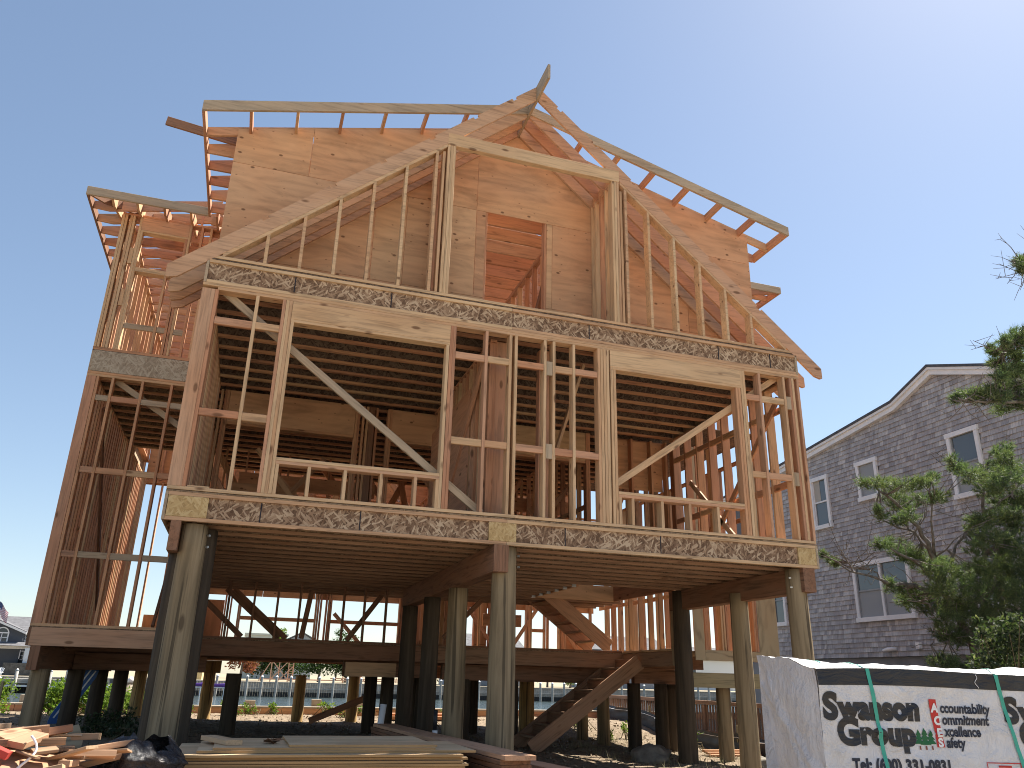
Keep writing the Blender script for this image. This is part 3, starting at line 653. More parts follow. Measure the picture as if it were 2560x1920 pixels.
for x0, x1, z0, z1 in ((0.10, 0.49, 2.2, 3.2), (-1.2, -0.9, 2.2, 2.8), (6.55, 6.88, 2.2, 5.0), (8.9, 9.6, 2.2, 3.0), (5.05, 6.0, 4.6, 5.6), (1.0, 2.4, 4.7, 5.6), (3.0, 4.4, 4.7, 5.6)): P('plywood_sheet', x0, x1, 11.262, 11.274, z0, z1, M_PLY)
for x0 in np.arange(0.1, 9.0, 1.22):
    P('plywood_sheet', x0+0.003, x0+1.217, 11.276, 11.288, 3.32, 4.53, M_PLY); P('plywood_sheet', x0+0.003, x0+1.217, 11.276, 11.288, 4.536, 5.75, M_PLY) if int(x0*10) % 3 else None
for x0 in np.arange(-1.7, 9.0, 1.22):
    P('plywood_sheet', x0+0.003, x0+1.217, 11.276, 11.288, 5.76, 6.97, M_PLY); P('plywood_sheet', x0+0.003, x0+1.217, 11.276, 11.288, 6.976, 8.75, M_PLY)
for x in np.arange(XL, XRW, 0.4064): P('back_wall_stud', x, x+T, 11.12, 11.26, 5.85, 8.5, rnd.choice([M_FIR, M_RAFT]))
for i in range(22):
    x = rnd.uniform(0, 8); y = rnd.uniform(8.6, 10.9); dx = rnd.uniform(-1.6, 1.6)
    board('brace', (x, y, rnd.uniform(4.6, 5.6)), (x+dx, y+rnd.uniform(-.4, .4), rnd.uniform(6.0, 7.4)), T, D6, rnd.choice([M_FIR, M_PALE, M_RAFT]), H, (0, 0, 1))
P('sole_plate', XL, XRW, 11.12, 11.26, F0-T, F0-0.001, M_FIR); P('top_plate', XL, XRW, 11.12, 11.26, 5.8005, 5.84, M_FIR)
for x, z0, z1 in ((3.0, 3.0, 2.2), (5.3, 2.2, 3.4), (6.3, 3.3, 2.25), (7.4, 2.25, 3.4), (8.6, 3.3, 2.2)): board('brace', (x, 11.05, z0), (x+0.8, 11.05, z1), T, D4, M_RAFT, H, (0.6, 0, 0.8))
wall_y(4.9, 4.9+D4, 7.6, 11.0, F0, 5.8, 0.4064, [M_FIR, M_RAFT]); wall_x(8.6, 8.6+D4, 5.1, 8.0, F0, 5.8, 0.4064, [M_FIR, M_RAFT])
P('header', 6.0, 6.9, 8.56, 8.595, 2.72, 2.98, M_RAFT); P('post', 6.35, 6.5, 7.9, 8.05, F0, 5.8, M_DARK)
# stair between the two levels
for y in (5.97, 6.85):
    board('stair_stringer', (7.86, y, 2.26), (6.30, y, 3.40), 0.04, 0.27, M_RAFT, H, (0.6, 0, 0.8))
for i in range(6): P('stair_tread', 7.50-0.24*i, 7.75-0.24*i, 6.0, 6.82, 2.34+0.175*i, 2.378+0.175*i, M_FIR)

# ---- beams and piles
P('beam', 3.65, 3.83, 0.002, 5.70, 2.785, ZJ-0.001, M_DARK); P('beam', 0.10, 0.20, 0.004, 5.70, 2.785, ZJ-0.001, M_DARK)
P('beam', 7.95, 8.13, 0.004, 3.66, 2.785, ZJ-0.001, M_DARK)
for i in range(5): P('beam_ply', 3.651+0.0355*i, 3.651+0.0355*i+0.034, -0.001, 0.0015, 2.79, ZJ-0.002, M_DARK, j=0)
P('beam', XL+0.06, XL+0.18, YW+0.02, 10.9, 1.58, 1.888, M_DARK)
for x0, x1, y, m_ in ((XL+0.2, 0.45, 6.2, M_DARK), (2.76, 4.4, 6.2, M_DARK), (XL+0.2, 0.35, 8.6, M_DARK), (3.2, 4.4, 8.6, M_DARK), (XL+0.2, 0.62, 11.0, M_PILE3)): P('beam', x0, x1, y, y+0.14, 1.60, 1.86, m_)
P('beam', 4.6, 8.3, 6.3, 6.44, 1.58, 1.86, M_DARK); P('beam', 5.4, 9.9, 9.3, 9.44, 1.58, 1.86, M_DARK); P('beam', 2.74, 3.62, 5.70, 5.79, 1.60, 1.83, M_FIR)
P('beam', 8.2, 9.34, 5.6, 5.74, 1.60, 1.86, M_DARK); P('beam', 5.0, 6.0, 11.0, 11.14, 1.6, 1.86, M_RAFT)
def pile(x, y, r, ztop, mat, taper=1.12, lean=0.0):
    zb = gz(x, y)-0.25; v, f = [], []; n = 20; rows = 12; sd = rnd.uniform(0, 99)
    for k in range(rows+1):
        t = k/rows; z = zb+(ztop-zb)*t
        for i in range(n):
            a = 2*math.pi*i/n; rr = r*(taper+(1-taper)*t)*(1+0.035*noise.noise((math.cos(a)*1.5+sd, math.sin(a)*1.5, z*0.8)))
            v.append((math.cos(a)*rr+lean*t, math.sin(a)*rr, z))
    for k in range(rows):
        for i in range(n): f.append((k*n+i, k*n+(i+1) % n, (k+1)*n+(i+1) % n, (k+1)*n+i))
    f.append(tuple(rows*n+i for i in range(n)))
    o = mesh('pile', v, f, mat, H, True); o.location = (x, y, 0); o.data.polygons[len(f)-1].use_smooth = False
    return o
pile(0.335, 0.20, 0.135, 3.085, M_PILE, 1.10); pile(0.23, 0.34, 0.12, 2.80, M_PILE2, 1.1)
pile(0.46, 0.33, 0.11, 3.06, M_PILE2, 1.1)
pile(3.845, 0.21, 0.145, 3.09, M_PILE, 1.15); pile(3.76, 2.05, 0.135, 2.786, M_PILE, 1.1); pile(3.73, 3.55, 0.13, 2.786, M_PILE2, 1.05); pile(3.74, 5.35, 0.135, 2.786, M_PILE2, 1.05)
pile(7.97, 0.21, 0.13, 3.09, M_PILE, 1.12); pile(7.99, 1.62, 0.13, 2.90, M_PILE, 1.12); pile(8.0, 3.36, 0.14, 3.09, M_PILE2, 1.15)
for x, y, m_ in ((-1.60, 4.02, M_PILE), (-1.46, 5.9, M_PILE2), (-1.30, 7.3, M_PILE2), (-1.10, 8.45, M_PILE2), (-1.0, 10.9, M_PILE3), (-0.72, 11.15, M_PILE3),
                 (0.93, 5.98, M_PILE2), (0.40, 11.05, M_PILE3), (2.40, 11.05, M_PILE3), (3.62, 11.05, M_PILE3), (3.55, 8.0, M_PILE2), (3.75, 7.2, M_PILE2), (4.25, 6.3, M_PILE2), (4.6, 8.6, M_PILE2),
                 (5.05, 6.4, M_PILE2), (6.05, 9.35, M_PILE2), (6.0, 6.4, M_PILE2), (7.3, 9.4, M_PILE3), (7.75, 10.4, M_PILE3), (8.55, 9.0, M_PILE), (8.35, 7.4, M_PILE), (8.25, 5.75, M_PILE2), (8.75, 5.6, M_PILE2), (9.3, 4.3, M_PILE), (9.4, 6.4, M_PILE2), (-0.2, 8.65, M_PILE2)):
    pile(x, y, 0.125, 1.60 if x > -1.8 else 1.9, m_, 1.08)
for x, z in ((-1.70, 1.58),): P('pile_block', x, x+0.11, YW-0.01, YW+0.10, 1.58, 1.888, M_DARK)
# bolts through the front piles
for x, y, z in ((0.478, 0.16, 2.98), (0.478, 0.16, 2.86), (3.995, 0.16, 3.0), (3.995, 0.16, 2.87), (7.83, 0.16, 2.97), (7.84, 0.16, 2.85)):
    tube('bolt', [(x, y, z), (x+0.02, y-0.02, z)], 0.014, M_STEEL, H, 6, False)
# outside stair up to the floor
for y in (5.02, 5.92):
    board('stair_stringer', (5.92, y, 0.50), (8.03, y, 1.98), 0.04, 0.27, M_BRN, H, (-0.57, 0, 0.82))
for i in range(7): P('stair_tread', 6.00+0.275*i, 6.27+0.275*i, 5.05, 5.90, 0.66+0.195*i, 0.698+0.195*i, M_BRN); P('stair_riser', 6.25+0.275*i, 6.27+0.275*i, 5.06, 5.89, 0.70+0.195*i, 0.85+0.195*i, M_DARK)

# ================================================================ the shingled house next door (gable wall in the plane x = 17)
XN = 17.0
N = empty('shingled_house', (XN, 7, gz(13, 7)), 'grey cedar shingled two storey house with white trimmed windows beside the pines', 'house')
def npart(o): o.matrix_parent_inverse = Matrix.Translation(-Vector(N.location)); return o
M_TRIM = plain('white_trim', (0.78, 0.76, 0.76), 0.5, 0.4, 0.08, 3.0)
M_NWALL = plain('shingle_backing', (0.16, 0.15, 0.155), 0.9)
M_ROOF = plain('asphalt_roof', (0.10, 0.10, 0.11), 0.9, 0.2, 0.3, 8.0)
M_BLOCK = plain('grey_foundation', (0.24, 0.24, 0.25), 0.9, 0.2, 0.2, 2.0)
# outline of the gable: (y, z)
RAKE = [(15.5, 7.90), (7.10, 8.86), (5.72, 9.40), (3.2, 8.50), (-2.5, 6.1)]
ZB = 2.40
def rake_z(y):
    for (ya, za), (yb, zb) in zip(RAKE, RAKE[1:]):
        if yb <= y <= ya: return za+(zb-za)*(ya-y)/(ya-yb)
    return RAKE[-1][1]
WIN = [(10.08, 10.86, 6.04, 7.57), (8.05, 8.84, 6.52, 7.60), (4.72, 5.63, 5.95, 7.55), (7.44, 9.49, 3.32, 4.86), (4.34, 5.24, 3.40, 4.86), (12.6, 13.3, 3.4, 4.9)]
def nprism(name, pts, x0, x1, mat):
    return npart(prism(name, pts, x0, x1, mat, N, 'x'))
# body of the house behind the shingles, roof, foundation
nprism('wall', [(15.5, ZB), (15.5, 7.80), (7.10, 8.76), (5.72, 9.30), (3.2, 8.40), (-2.5, 6.0), (-2.5, ZB)], XN+0.02, XN+11, M_NWALL)
nprism('foundation', [(15.5, 0.1), (15.5, ZB-0.002), (-2.5, ZB-0.002), (-2.5, 0.1)], XN+0.06, XN+10.9, M_BLOCK)
for (ya, za), (yb, zb) in zip(RAKE, RAKE[1:]):
    nprism('roof', [(ya, za), (yb, zb), (yb, zb+0.07), (ya, za+0.07)], XN-0.20, XN+11.2, M_ROOF)
    nprism('rake_trim', [(ya, za-0.002), (yb, zb-0.002), (yb, zb-0.20), (ya, za-0.20)], XN-0.13, XN+0.01, M_TRIM)
    nprism('rake_moulding', [(ya, za-0.002), (yb, zb-0.002), (yb, zb-0.07), (ya, za-0.07)], XN-0.18, XN-0.131, M_TRIM)
M_GLASS = Mat('window_glass', 0.05, 0.6); M_GLASS.b.inputs['Coat Weight'].default_value = 0.3
M_GLASS = M_GLASS.color((0.10, 0.115, 0.125))
M_SCREEN = plain('window_screen', (0.30, 0.31, 0.32), 0.6, 0.3); M_BLIND = plain('window_blind', (0.42, 0.38, 0.33), 0.8)
for wi, (ya, yb, za, zb) in enumerate(WIN):
    t = 0.095
    wn = nprism('window', [(ya+t, za+t), (yb-t, za+t), (yb-t, zb-t), (ya+t, zb-t)], XN-0.012, XN+0.015, M_GLASS)
    def sub(nm, pts, x0, x1, m_):
        o = prism(nm, pts, x0, x1, m_, wn, 'x'); return o
    rect = lambda a, b, c, d: [(a, c), (b, c), (b, d), (a, d)]
    sub('casing', rect(ya, ya+t, za+t, zb-t), XN-0.075, XN, M_TRIM); sub('casing', rect(yb-t, yb, za+t, zb-t), XN-0.075, XN, M_TRIM)
    sub('casing', rect(ya-0.03, yb+0.03, zb-t, zb+0.02), XN-0.085, XN, M_TRIM); sub('sill', rect(ya-0.03, yb+0.03, za-0.02, za+t), XN-0.10, XN, M_TRIM)
    mids = [(ya+t, yb-t)] if wi != 3 else [(ya+t, (ya+yb)/2-0.035), ((ya+yb)/2+0.035, yb-t)]
    if wi == 3: sub('mullion', rect((ya+yb)/2-0.035, (ya+yb)/2+0.035, za+t, zb-t), XN-0.07, XN, M_TRIM)
    for a, b in mids:
        zc = (za+zb)/2+0.02
        sub('meeting_rail', rect(a, b, zc-0.022, zc+0.022), XN-0.045, XN-0.012, M_TRIM if wi == 0 else M_SCREEN)
        for q0, q1 in ((a, a+0.035), (b-0.035, b)): sub('sash', rect(q0, q1, za+t, zb-t), XN-0.04, XN-0.012, M_TRIM if wi == 0 else M_SCREEN)
        if wi in (2, 3, 1): sub('screen', rect(a+0.036, b-0.036, za+t, zc-0.023 if wi != 1 else zb-t-0.01), XN-0.022, XN-0.013, M_SCREEN)
        if wi == 0: sub('blind', rect(a+0.3, b-0.036, zc+0.023, zb-t), XN-0.020, XN-0.013, M_BLIND)
npart(bx('dryer_vent', XN-0.22, XN-0.02, 8.25, 8.35, 2.56, 2.64, M_TRIM, N)) if False else None
o = tube('dryer_vent', [(XN, 8.30, 2.58), (XN-0.10, 8.34, 2.58), (XN-0.14, 8.46, 2.57), (XN-0.14, 8.62, 2.55)], [0.05, 0.055, 0.055, 0.035], M_TRIM, N, 10); npart(o)
npart(prism('outlet_box', [(7.42, 2.56), (7.55, 2.56), (7.55, 2.72), (7.42, 2.72)], XN-0.10, XN, M_TRIM, N, 'x'))
# cedar shingles: wedge-shaped, butts proud, random widths; the nearest ones singly, the rest joined
Ms = Mat('cedar_shingle', 0.9, 0.15)
_ri = Ms.n('NewGeometry', out=None).outputs['Random Per Island']; _ro = Ms.n('ObjectInfo', out=None).outputs['Random']
_k = Ms.math('FRACT', Ms.math('ADD', _ri, Ms.math('MULTIPLY', _ro, 7.31)))
_c = Ms.ramp(_k, [(0.0, (0.32, 0.305, 0.312)), (0.35, (0.395, 0.375, 0.38)), (0.7, (0.45, 0.43, 0.43)), (0.92, (0.51, 0.49, 0.485)), (1.0, (0.58, 0.555, 0.54))])
_st = Ms.noise(Ms.n('Mapping', {'Vector': Ms.n('NewGeometry', out=None).outputs['Position'], 'Scale': (20, 38, 2.5)}), 1.0, 3)
_c = Ms.mix(1.0, _c, Ms.ramp(_st, [(0.3, 0.80), (0.7, 1.12)]), 'MULTIPLY')
_bl = Ms.noise(Ms.n('Mapping', {'Vector': Ms.n('NewGeometry', out=None).outputs['Position'], 'Scale': (1, 0.8, 0.5)}), 1.0, 3)
_c = Ms.mix(Ms.ramp(_bl, [(0.4, 0.0), (0.7, 0.5)]), _c, Ms.mix(1.0, _c, (0.86, 0.82, 0.84), 'MULTIPLY'))
Ms.bump(_st, 0.3, 0.004); M_SHIN = Ms.color(_c)
EXP = 0.127; shingles = []
rs = random.Random(3)
zrow = ZB; row = 0
while zrow < 9.4:
    y = 3.0-rs.uniform(0, 0.2)
    while y < 13.5:
        wd = rs.choice([0.075, 0.09, 0.10, 0.12, 0.14, 0.16, 0.19, 0.21])
        a, b = y, y+wd-0.004; y += wd
        z1 = min(zrow+EXP+0.02, rake_z((a+b)/2)-0.12)
        if z1 < zrow+0.03: continue
        if any(a > q[0]-0.04 and b < q[1]+0.04 and zrow > q[2]-0.03 and z1 < q[3]+0.05 for q in WIN): continue
        th = 0.022+rs.uniform(0, 0.010)
        shingles.append((a, b, zrow+rs.uniform(-0.003, 0.003), z1, th))
    zrow += EXP; row += 1
def shingle_geo(a, b, z0, z1, th): 
    x0 = XN+0.018; xo = XN-th; xi = XN+0.004
    v = [(xo, a, z0), (xo, b, z0), (xi, b, z1), (xi, a, z1), (x0, a, z0), (x0, b, z0), (x0, b, z1), (x0, a, z1)]
    return v, [(0, 3, 2, 1), (0, 1, 5, 4), (0, 4, 7, 3), (1, 2, 6, 5), (3, 7, 6, 2)]
# which ones show largest: nearest to the viewpoint, in the open middle of the wall
def openness(s_):
    y, z = s_[0], s_[2]
    vis = (5.6 < y < 11.0) and (2.5 < z < 8.7) and not (y < 8.0 and z < 5.9)
    return (0 if vis else 1, y)
order = sorted(range(len(shingles)), key=lambda i: openness(shingles[i]))
single = set(order[:300]); rest = Geo()
for i, s_ in enumerate(shingles):
    v, f = shingle_geo(*s_)
    if i in single:
        o = mesh('shingle', v, f, M_SHIN, N); npart(o)
    else: rest.add(v, f)
o = rest.build('shingle_field', M_SHIN, N); npart(o); o['kind'] = 'stuff'
# hot tub style box and low deck by the foundation
M_DKBOX = plain('dark_box', (0.10, 0.09, 0.09), 0.8, 0.2, 0.2)
ob = empty('garden_chest', (15.6, 7.2, gz(13, 7)), 'dark garden chest with a grey lid against the shingled house', 'chest')
_g = bx('body', 15.1, 16.2, 6.6, 8.0, gz(13, 7), 1.95, M_DKBOX, None); _g.parent = ob; _g.matrix_parent_inverse = Matrix.Translation(-ob.location)
_g = bx('lid', 15.05, 16.25, 6.55, 8.05, 1.951, 2.03, M_BLOCK, None); _g.parent = ob; _g.matrix_parent_inverse = Matrix.Translation(-ob.location)

# ================================================================ things lying about the site
ORD = ['first', 'second', 'third', 'fourth', 'fifth', 'sixth', 'seventh', 'eighth', 'ninth', 'tenth', 'eleventh', 'twelfth', 'thirteenth', 'fourteenth', 'fifteenth', 'sixteenth', 'seventeenth', 'eighteenth']
# ---- lumber unit wrapped in a printed white cover
BO = Vector((4.86, -4.0, 0.0)); BA = Vector((0.966, -0.259, 0.0)); BB = Vector((0.259, 0.966, 0.0))
BL, BW, BT = 3.6, 1.16, 1.725
def fold(s_, t):
    """how far the cover bulges out of the face at s_ along it and t down from the top"""
    d = 0.010*math.sin(2.6*s_+1.2*t+0.7)+0.007*math.sin(5.1*s_-3.3*t)+0.006*math.sin(9*t+2*s_)
    d += 0.016*max(0, 1-abs((s_-0.18)*0.8-(t-0.22))/0.05)*max(0, 1-abs(t-0.35)/0.35)
    d += 0.014*max(0, 1-abs(s_*0.55+t-0.62)/0.045)*max(0.0, min(1.0, s_*3))*max(0, 1-abs(s_-0.5)/0.7)
    d += 0.012*max(0, 1-abs(t-0.40-0.02*math.sin(8*s_))/0.012)*(1 if 0.75 < s_ < 1.35 else 0.3)
    d += 0.016*noise.noise((s_*4.0, t*4.0, 3.0))+0.007*noise.noise((s_*11.0, t*11.0, 8.0))
    d += 0.014*max(0, 1-abs((s_-1.05)*0.55+(t-0.30))/0.03)*max(0, 1-abs(s_-1.05)/0.35)+0.012*max(0, 1-abs((s_-1.5)*0.9-(t-0.25))/0.03)*max(0, 1-abs(s_-1.5)/0.3)
    return d
def end_fold(q, t):
    d = 0.03*math.sin(3.0*q+2*t)+0.03*max(0, 1-abs(q*0.9+t*0.75-0.95)/0.10)+0.025*max(0, 1-abs(q*0.4+t-0.72)/0.06)
    return d+0.012*noise.noise((q*5.0, t*5.0, 1.0))+0.006*noise.noise((q*13.0, t*13.0, 4.0))
B = empty('wrapped_lumber_bundle', tuple(BO+Vector((0, 0, 0.35))), 'lumber bundle wrapped in printed white plastic with teal straps', 'lumber bundle')
def bp(o): o.matrix_parent_inverse = Matrix.Translation(-Vector(B.location)); return o
def front_pt(s_, t, off=0.0): 
    return BO+BA*s_-BB*(fold(s_, t)+off)+Vector((0, 0, BT-t+0.012*math.sin(3*s_)*max(0, 1-t*3)))
Mt = Mat('white_cover', 0.42, 0.4)
_n1 = Mt.noise(Mt.coord('Object'), 7.0, 6, 0.62, 0.8); _n2 = Mt.noise(Mt.coord('Object', (1, 1, 0.4)), 22.0, 4, 0.6)
Mt.bump(Mt.math('ADD', _n1, Mt.math('MULTIPLY', _n2, 0.35)), 0.9, 0.05)
M_WRAP = Mt.color(Mt.mix(Mt.ramp(Mt.noise(Mt.coord('Object'), 3.0, 4), [(0.4, 0.0), (0.8, 0.5)]), (0.66, 0.66, 0.70), (0.54, 0.52, 0.52)))
Mb = Mat('black_print', 0.35, 0.4); Mb.bump(Mb.noise(Mb.coord('Object', (0.6, 1, 2.0)), 12.0, 5, 0.6, 1.0), 0.6, 0.02)
M_BLK = Mb.color((0.022, 0.022, 0.026))
def grid(name, fn, us, vs_, mat, parent, smooth=True):
    nu = len(us); v = [fn(u, q) for q in vs_ for u in us]
    f = [(j*nu+i, j*nu+i+1, (j+1)*nu+i+1, (j+1)*nu+i) for j in range(len(vs_)-1) for i in range(nu-1)]
    return mesh(name, v, f, mat, parent, smooth)
bp(grid('front_cover', lambda s_, t: front_pt(s_, t), np.linspace(0, BL, 150), np.linspace(0.02, 1.35, 70), M_WRAP, B))
bp(grid('printed_band', lambda s_, t: front_pt(s_, t, 0.004), np.linspace(0.0, BL, 150), np.linspace(0.0, 0.105, 14), M_BLK, B))
def top_pt(s_, q):
    e = max(0.0, 1-q/0.05)
    z = BT+0.035*math.sin(math.pi*min(1.0, q/0.5)/2)+0.085*q/BW*max(0.0, 1-s_/0.7)+0.030*noise.noise((s_*2.6, q*2.6, 2.0))*(1-e)+0.012*noise.noise((s_*8, q*8, 5.0))*(1-e)+0.012*math.sin(3*s_)*e
    return BO+BA*s_+BB*q-BB*(fold(s_, 0)*e)+Vector((0, 0, z+0.004-0.02*e*0))
bp(grid('top_cover', top_pt, np.linspace(0, BL, 120), np.linspace(0.0, BW, 40), M_WRAP, B))
def end_pt(q, t):
    top = top_pt(0.0, q).z
    return BO+BB*q-BA*(end_fold(q, t)*min(1.0, q*6+0.05)*min(1.0, t*5)+0.012*(1-min(1, t*9)))+BA*(0.10*max(0, t-0.25)*q/BW)+Vector((0, 0, top-t))
bp(grid('end_cover', end_pt, np.linspace(0, BW, 50), np.linspace(0.0, 1.35, 60), M_WRAP, B))
bp(grid('back_cover', lambda s_, t: BO+BB*BW+BA*s_+Vector((0, 0, BT+0.085*max(0, 1-s_/0.7)-t)), np.linspace(0, BL, 8), np.linspace(0, 1.35, 4), M_WRAP, B))
M_TEAL = plain('teal_strap', (0.045, 0.36, 0.28), 0.45, 0.4, 0.12, 10)
for s0, lean in ((0.36, 0.10), (1.30, 0.16)):
    bp(grid('strap', lambda u, t, s0=s0, lean=lean: front_pt(s0+u+lean*t, t, 0.009), (-0.0135, 0.0135), np.linspace(-0.002, 1.3, 60), M_TEAL, B))
    bp(grid('strap', lambda u, q, s0=s0: top_pt(s0+u, q)+Vector((0, 0, 0.006)), (-0.010, 0.010), np.linspace(0, BW, 20), M_TEAL, B))
# printed words, laid on the folds of the cover
M_RED = plain('red_print', (0.50, 0.035, 0.03), 0.5); M_GRN = plain('green_print', (0.018, 0.12, 0.045), 0.5); M_WHT = plain('white_print', (0.75, 0.75, 0.76), 0.5); M_NAVY = plain('ink_print_dark', (0.03, 0.033, 0.05), 0.5); M_BRN = plain('brown_print', (0.22, 0.07, 0.05), 0.5)
def lay(name, polys_mesh, s0, t0, mat, off=0.005, parent=B):
    """flat mesh in (x, y) metres, y up, mapped on the front of the bundle with its origin at s0, t0"""
    bm = bmesh.new(); bm.from_mesh(polys_mesh); bmesh.ops.triangulate(bm, faces=bm.faces)
    for _ in range(3):
        long_ = [e for e in bm.edges if e.calc_length() > 0.022]
        if not long_: break
        bmesh.ops.subdivide_edges(bm, edges=long_, cuts=1); bmesh.ops.triangulate(bm, faces=bm.faces)
    for v in bm.verts:
        s_, t = s0+v.co.x, t0-v.co.y
        v.co = front_pt(s_, t, off)
    me = bpy.data.meshes.new(name); bm.to_mesh(me); bm.free(); me.materials.append(mat)
    o = bpy.data.objects.new(name, me); link(o, parent); return bp(o)
def rects_mesh(rects):
    g = Geo()
    for a, b, c, d in rects: g.add([(a, c, 0), (b, c, 0), (b, d, 0), (a, d, 0)], [(0, 1, 2, 3)])
    me = bpy.data.meshes.new('r'); me.from_pydata(g.v, [], g.f); return me
def poly_mesh(polys):
    g = Geo()
    for p in polys: g.add([(x, y, 0) for x, y in p], [tuple(range(len(p)))])
    me = bpy.data.meshes.new('r'); me.from_pydata(g.v, [], g.f); return me
def tree_polys(cx, s_):
    out = []
    for k, (wd, y0, y1) in enumerate(((0.030, 0.012, 0.050), (0.024, 0.036, 0.072), (0.017, 0.058, 0.092))): out.append([(cx-wd*s_, y0*s_), (cx+wd*s_, y0*s_), (cx, y1*s_)])
    return out
def print_block(s0):
    # heavy slab words: text thickened, with feet under the stems
    y1, y2 = 0.315, 0.475
    lay('word', TXT['S'], s0, y1+0.004, M_BLK)
    lay('word', TXT['wanson'], s0+0.112, y1, M_BLK)
    lay('word', TXT['G'], s0+0.085, y2+0.004, M_BLK)
    lay('word', TXT['roup'], s0+0.245, y2, M_BLK)
    lay('stripe', poly_mesh([[(0.0, 0.0), (0.058, 0.0), (0.052, 0.12), (0.048, 0.20), (0.042, 0.305), (-0.018, 0.305), (-0.008, 0.19), (0.002, 0.10)]]), s0+0.780, 0.490, M_RED)
    for ch, y, sx in (('A', 0.265, 0.766), ('C', 0.345, 0.776), ('E', 0.422, 0.784), ('S', 0.485, 0.782)): lay('letter', TXT['aces_'+ch], s0+sx+0.010, y, M_WHT, 0.008)
    for body, y, dx in (('ccountability', 0.268, 0.0), ('ommitment', 0.343, 0.004), ('xcellence', 0.418, 0.006), ('afety', 0.490, 0.006)):
        lay('line_of_text', TXT[body], s0+0.846+dx, y, M_NAVY)
    for cx, sc_, dy in ((0.655, 1.15, 0.008), (0.700, 1.35, 0.0), (0.745, 1.15, 0.008)): lay('printed_tree', poly_mesh(tree_polys(0, sc_)), s0+cx, 0.492-dy, M_GRN, 0.005+0.001*(cx == 0.700))
    lay('printed_trunk', rects_mesh([(0.650, 0.660, -0.012, 0.012), (0.694, 0.706, -0.012, 0.012), (0.740, 0.750, -0.012, 0.012)]), s0, 0.495, M_BRN)
    lay('line_of_text', TXT['tel'], s0+0.165, 0.640, M_NAVY)
    lay('frame', rects_mesh([(1.10, 1.34, 0.0, 0.006), (1.10, 1.106, -0.14, -0.001), (1.334, 1.34, -0.14, -0.001)]), s0+0.02, 0.585, M_RED)
    lay('frame', rects_mesh([(1.18, 1.27, -0.025, -0.012), (1.185, 1.265, -0.052, -0.040), (1.178, 1.275, -0.082, -0.068)]), s0+0.02, 0.585, M_RED)
for s0 in (0.02, 1.33): print_block(s0)
_c = [front_pt(1.16+0.01*math.sin(k*0.9), 0.008+0.010*k, 0.008) for k in range(10)]
bp(tube('stray_thread', _c, 0.0022, M_WHT, B, 5))
# paper tag at the foot of the corner
lay('paper_tag', rects_mesh([(-0.03, 0.17, -0.06, 0.03)]), 0.0, 0.70, M_WHT, 0.02)
# ---- stack of plywood sheets in front of the house
PX0, PX1, PY0, PY1 = 0.60, 2.96, -1.72, -0.52
zt = gz(1.7, -1)-0.02
_b = tag(bx('bearer', 0.8, 2.8, -1.4, -1.31, zt-0.03, zt+0.06, M_FIR, None), 'rough bearer under the front of the plywood stack', 'timber', 'bearers under the plywood stack')
_b = tag(bx('bearer', 0.8, 2.8, -0.9, -0.81, zt-0.03, zt+0.06, M_FIR, None), 'rough bearer under the back of the plywood stack', 'timber', 'bearers under the plywood stack')
zt += 0.062
M_EDGE = plain('plywood_edge', (0.46, 0.29, 0.14), 0.85, 0.2, 0.5, 3.0, stretch=(0.3, 1, 60))
def ply_piece(x0, x1, y0, y1, z0, z1, lab, rot=0.0):
    g = Geo(); hx, hy, hz = (x1-x0)/2, (y1-y0)/2, (z1-z0)/2
    v = [(-hx, -hy, -hz), (hx, -hy, -hz), (hx, hy, -hz), (-hx, hy, -hz), (-hx, -hy, hz), (hx, -hy, hz), (hx, hy, hz), (-hx, hy, hz)]
    g.add(v, [(4, 5, 6, 7), (3, 2, 1, 0)], 0); g.add(v, [(0, 1, 5, 4), (1, 2, 6, 5), (2, 3, 7, 6), (3, 0, 4, 7)], 1)
    o = g.build('plywood_sheet', [M_PLYS, M_EDGE]); o.location = ((x0+x1)/2, (y0+y1)/2, (z0+z1)/2); o.rotation_euler = (0, 0, rot)
    return tag(o, lab, 'plywood', 'plywood sheets stacked in front of the house')
zz = zt; nsh = 0
while zz < 0.985:
    th = 0.0185; dx = rnd.uniform(-0.035, 0.035); dy = rnd.uniform(-0.03, 0.03)
    top = zz+th >= 0.985
    if nsh in (8, 12): dx += 0.05
    ply_piece(PX0+dx, PX1+dx-(0.02 if nsh % 3 else 0.05), PY0+dy, PY1+dy, zz, zz+th, 'full plywood sheet, '+ORD[nsh]+' counted up from the bottom of the plywood stack' if not top else 'uppermost full sheet of the plywood stack', rnd.uniform(-0.006, 0.006))
    zz += th+0.0025+rnd.uniform(0, 0.004); nsh += 1
ply_piece(0.74, 3.06, -1.60, -0.55, zz, zz+0.0185, 'long plywood sheet shifted to the right near the top of the stack'); zz += 0.0200
ply_piece(0.86, 2.70, -1.58, -0.50, zz, zz+0.0185, 'plywood sheet carrying the short timber offcut on the stack'); zz += 0.0195
ply_piece(1.46, 2.72, -1.55, -0.44, zz, zz+0.0185, 'short topmost plywood sheet at the right of the stack')
_o = board('timber_offcut', (0.80, -0.75, zz+0.0205), (1.02, -1.35, zz+0.0205), 0.14, 0.038, M_PALE, None, (0, 0, 1)); tag(_o, 'short pinkish timber offcut lying on top of the plywood stack', 'timber')
_v = [(rnd.gauss(0, 0.05), rnd.gauss(0, 0.05), rnd.uniform(0, 0.045)) for _ in range(42)]; _g = Geo()
for i in range(0, 42, 3): _g.add([_v[i], _v[i+1], _v[i+2]], [(0, 1, 2)])
M_LEAFB = plain('dry_leaf', (0.20, 0.10, 0.05), 0.9)
_o = _g.build('dry_leaves', M_LEAFB); _o.location = (1.33, -1.15, zz+0.001); tag(_o, 'small crumple of dry brown leaves on the plywood stack', 'leaves')

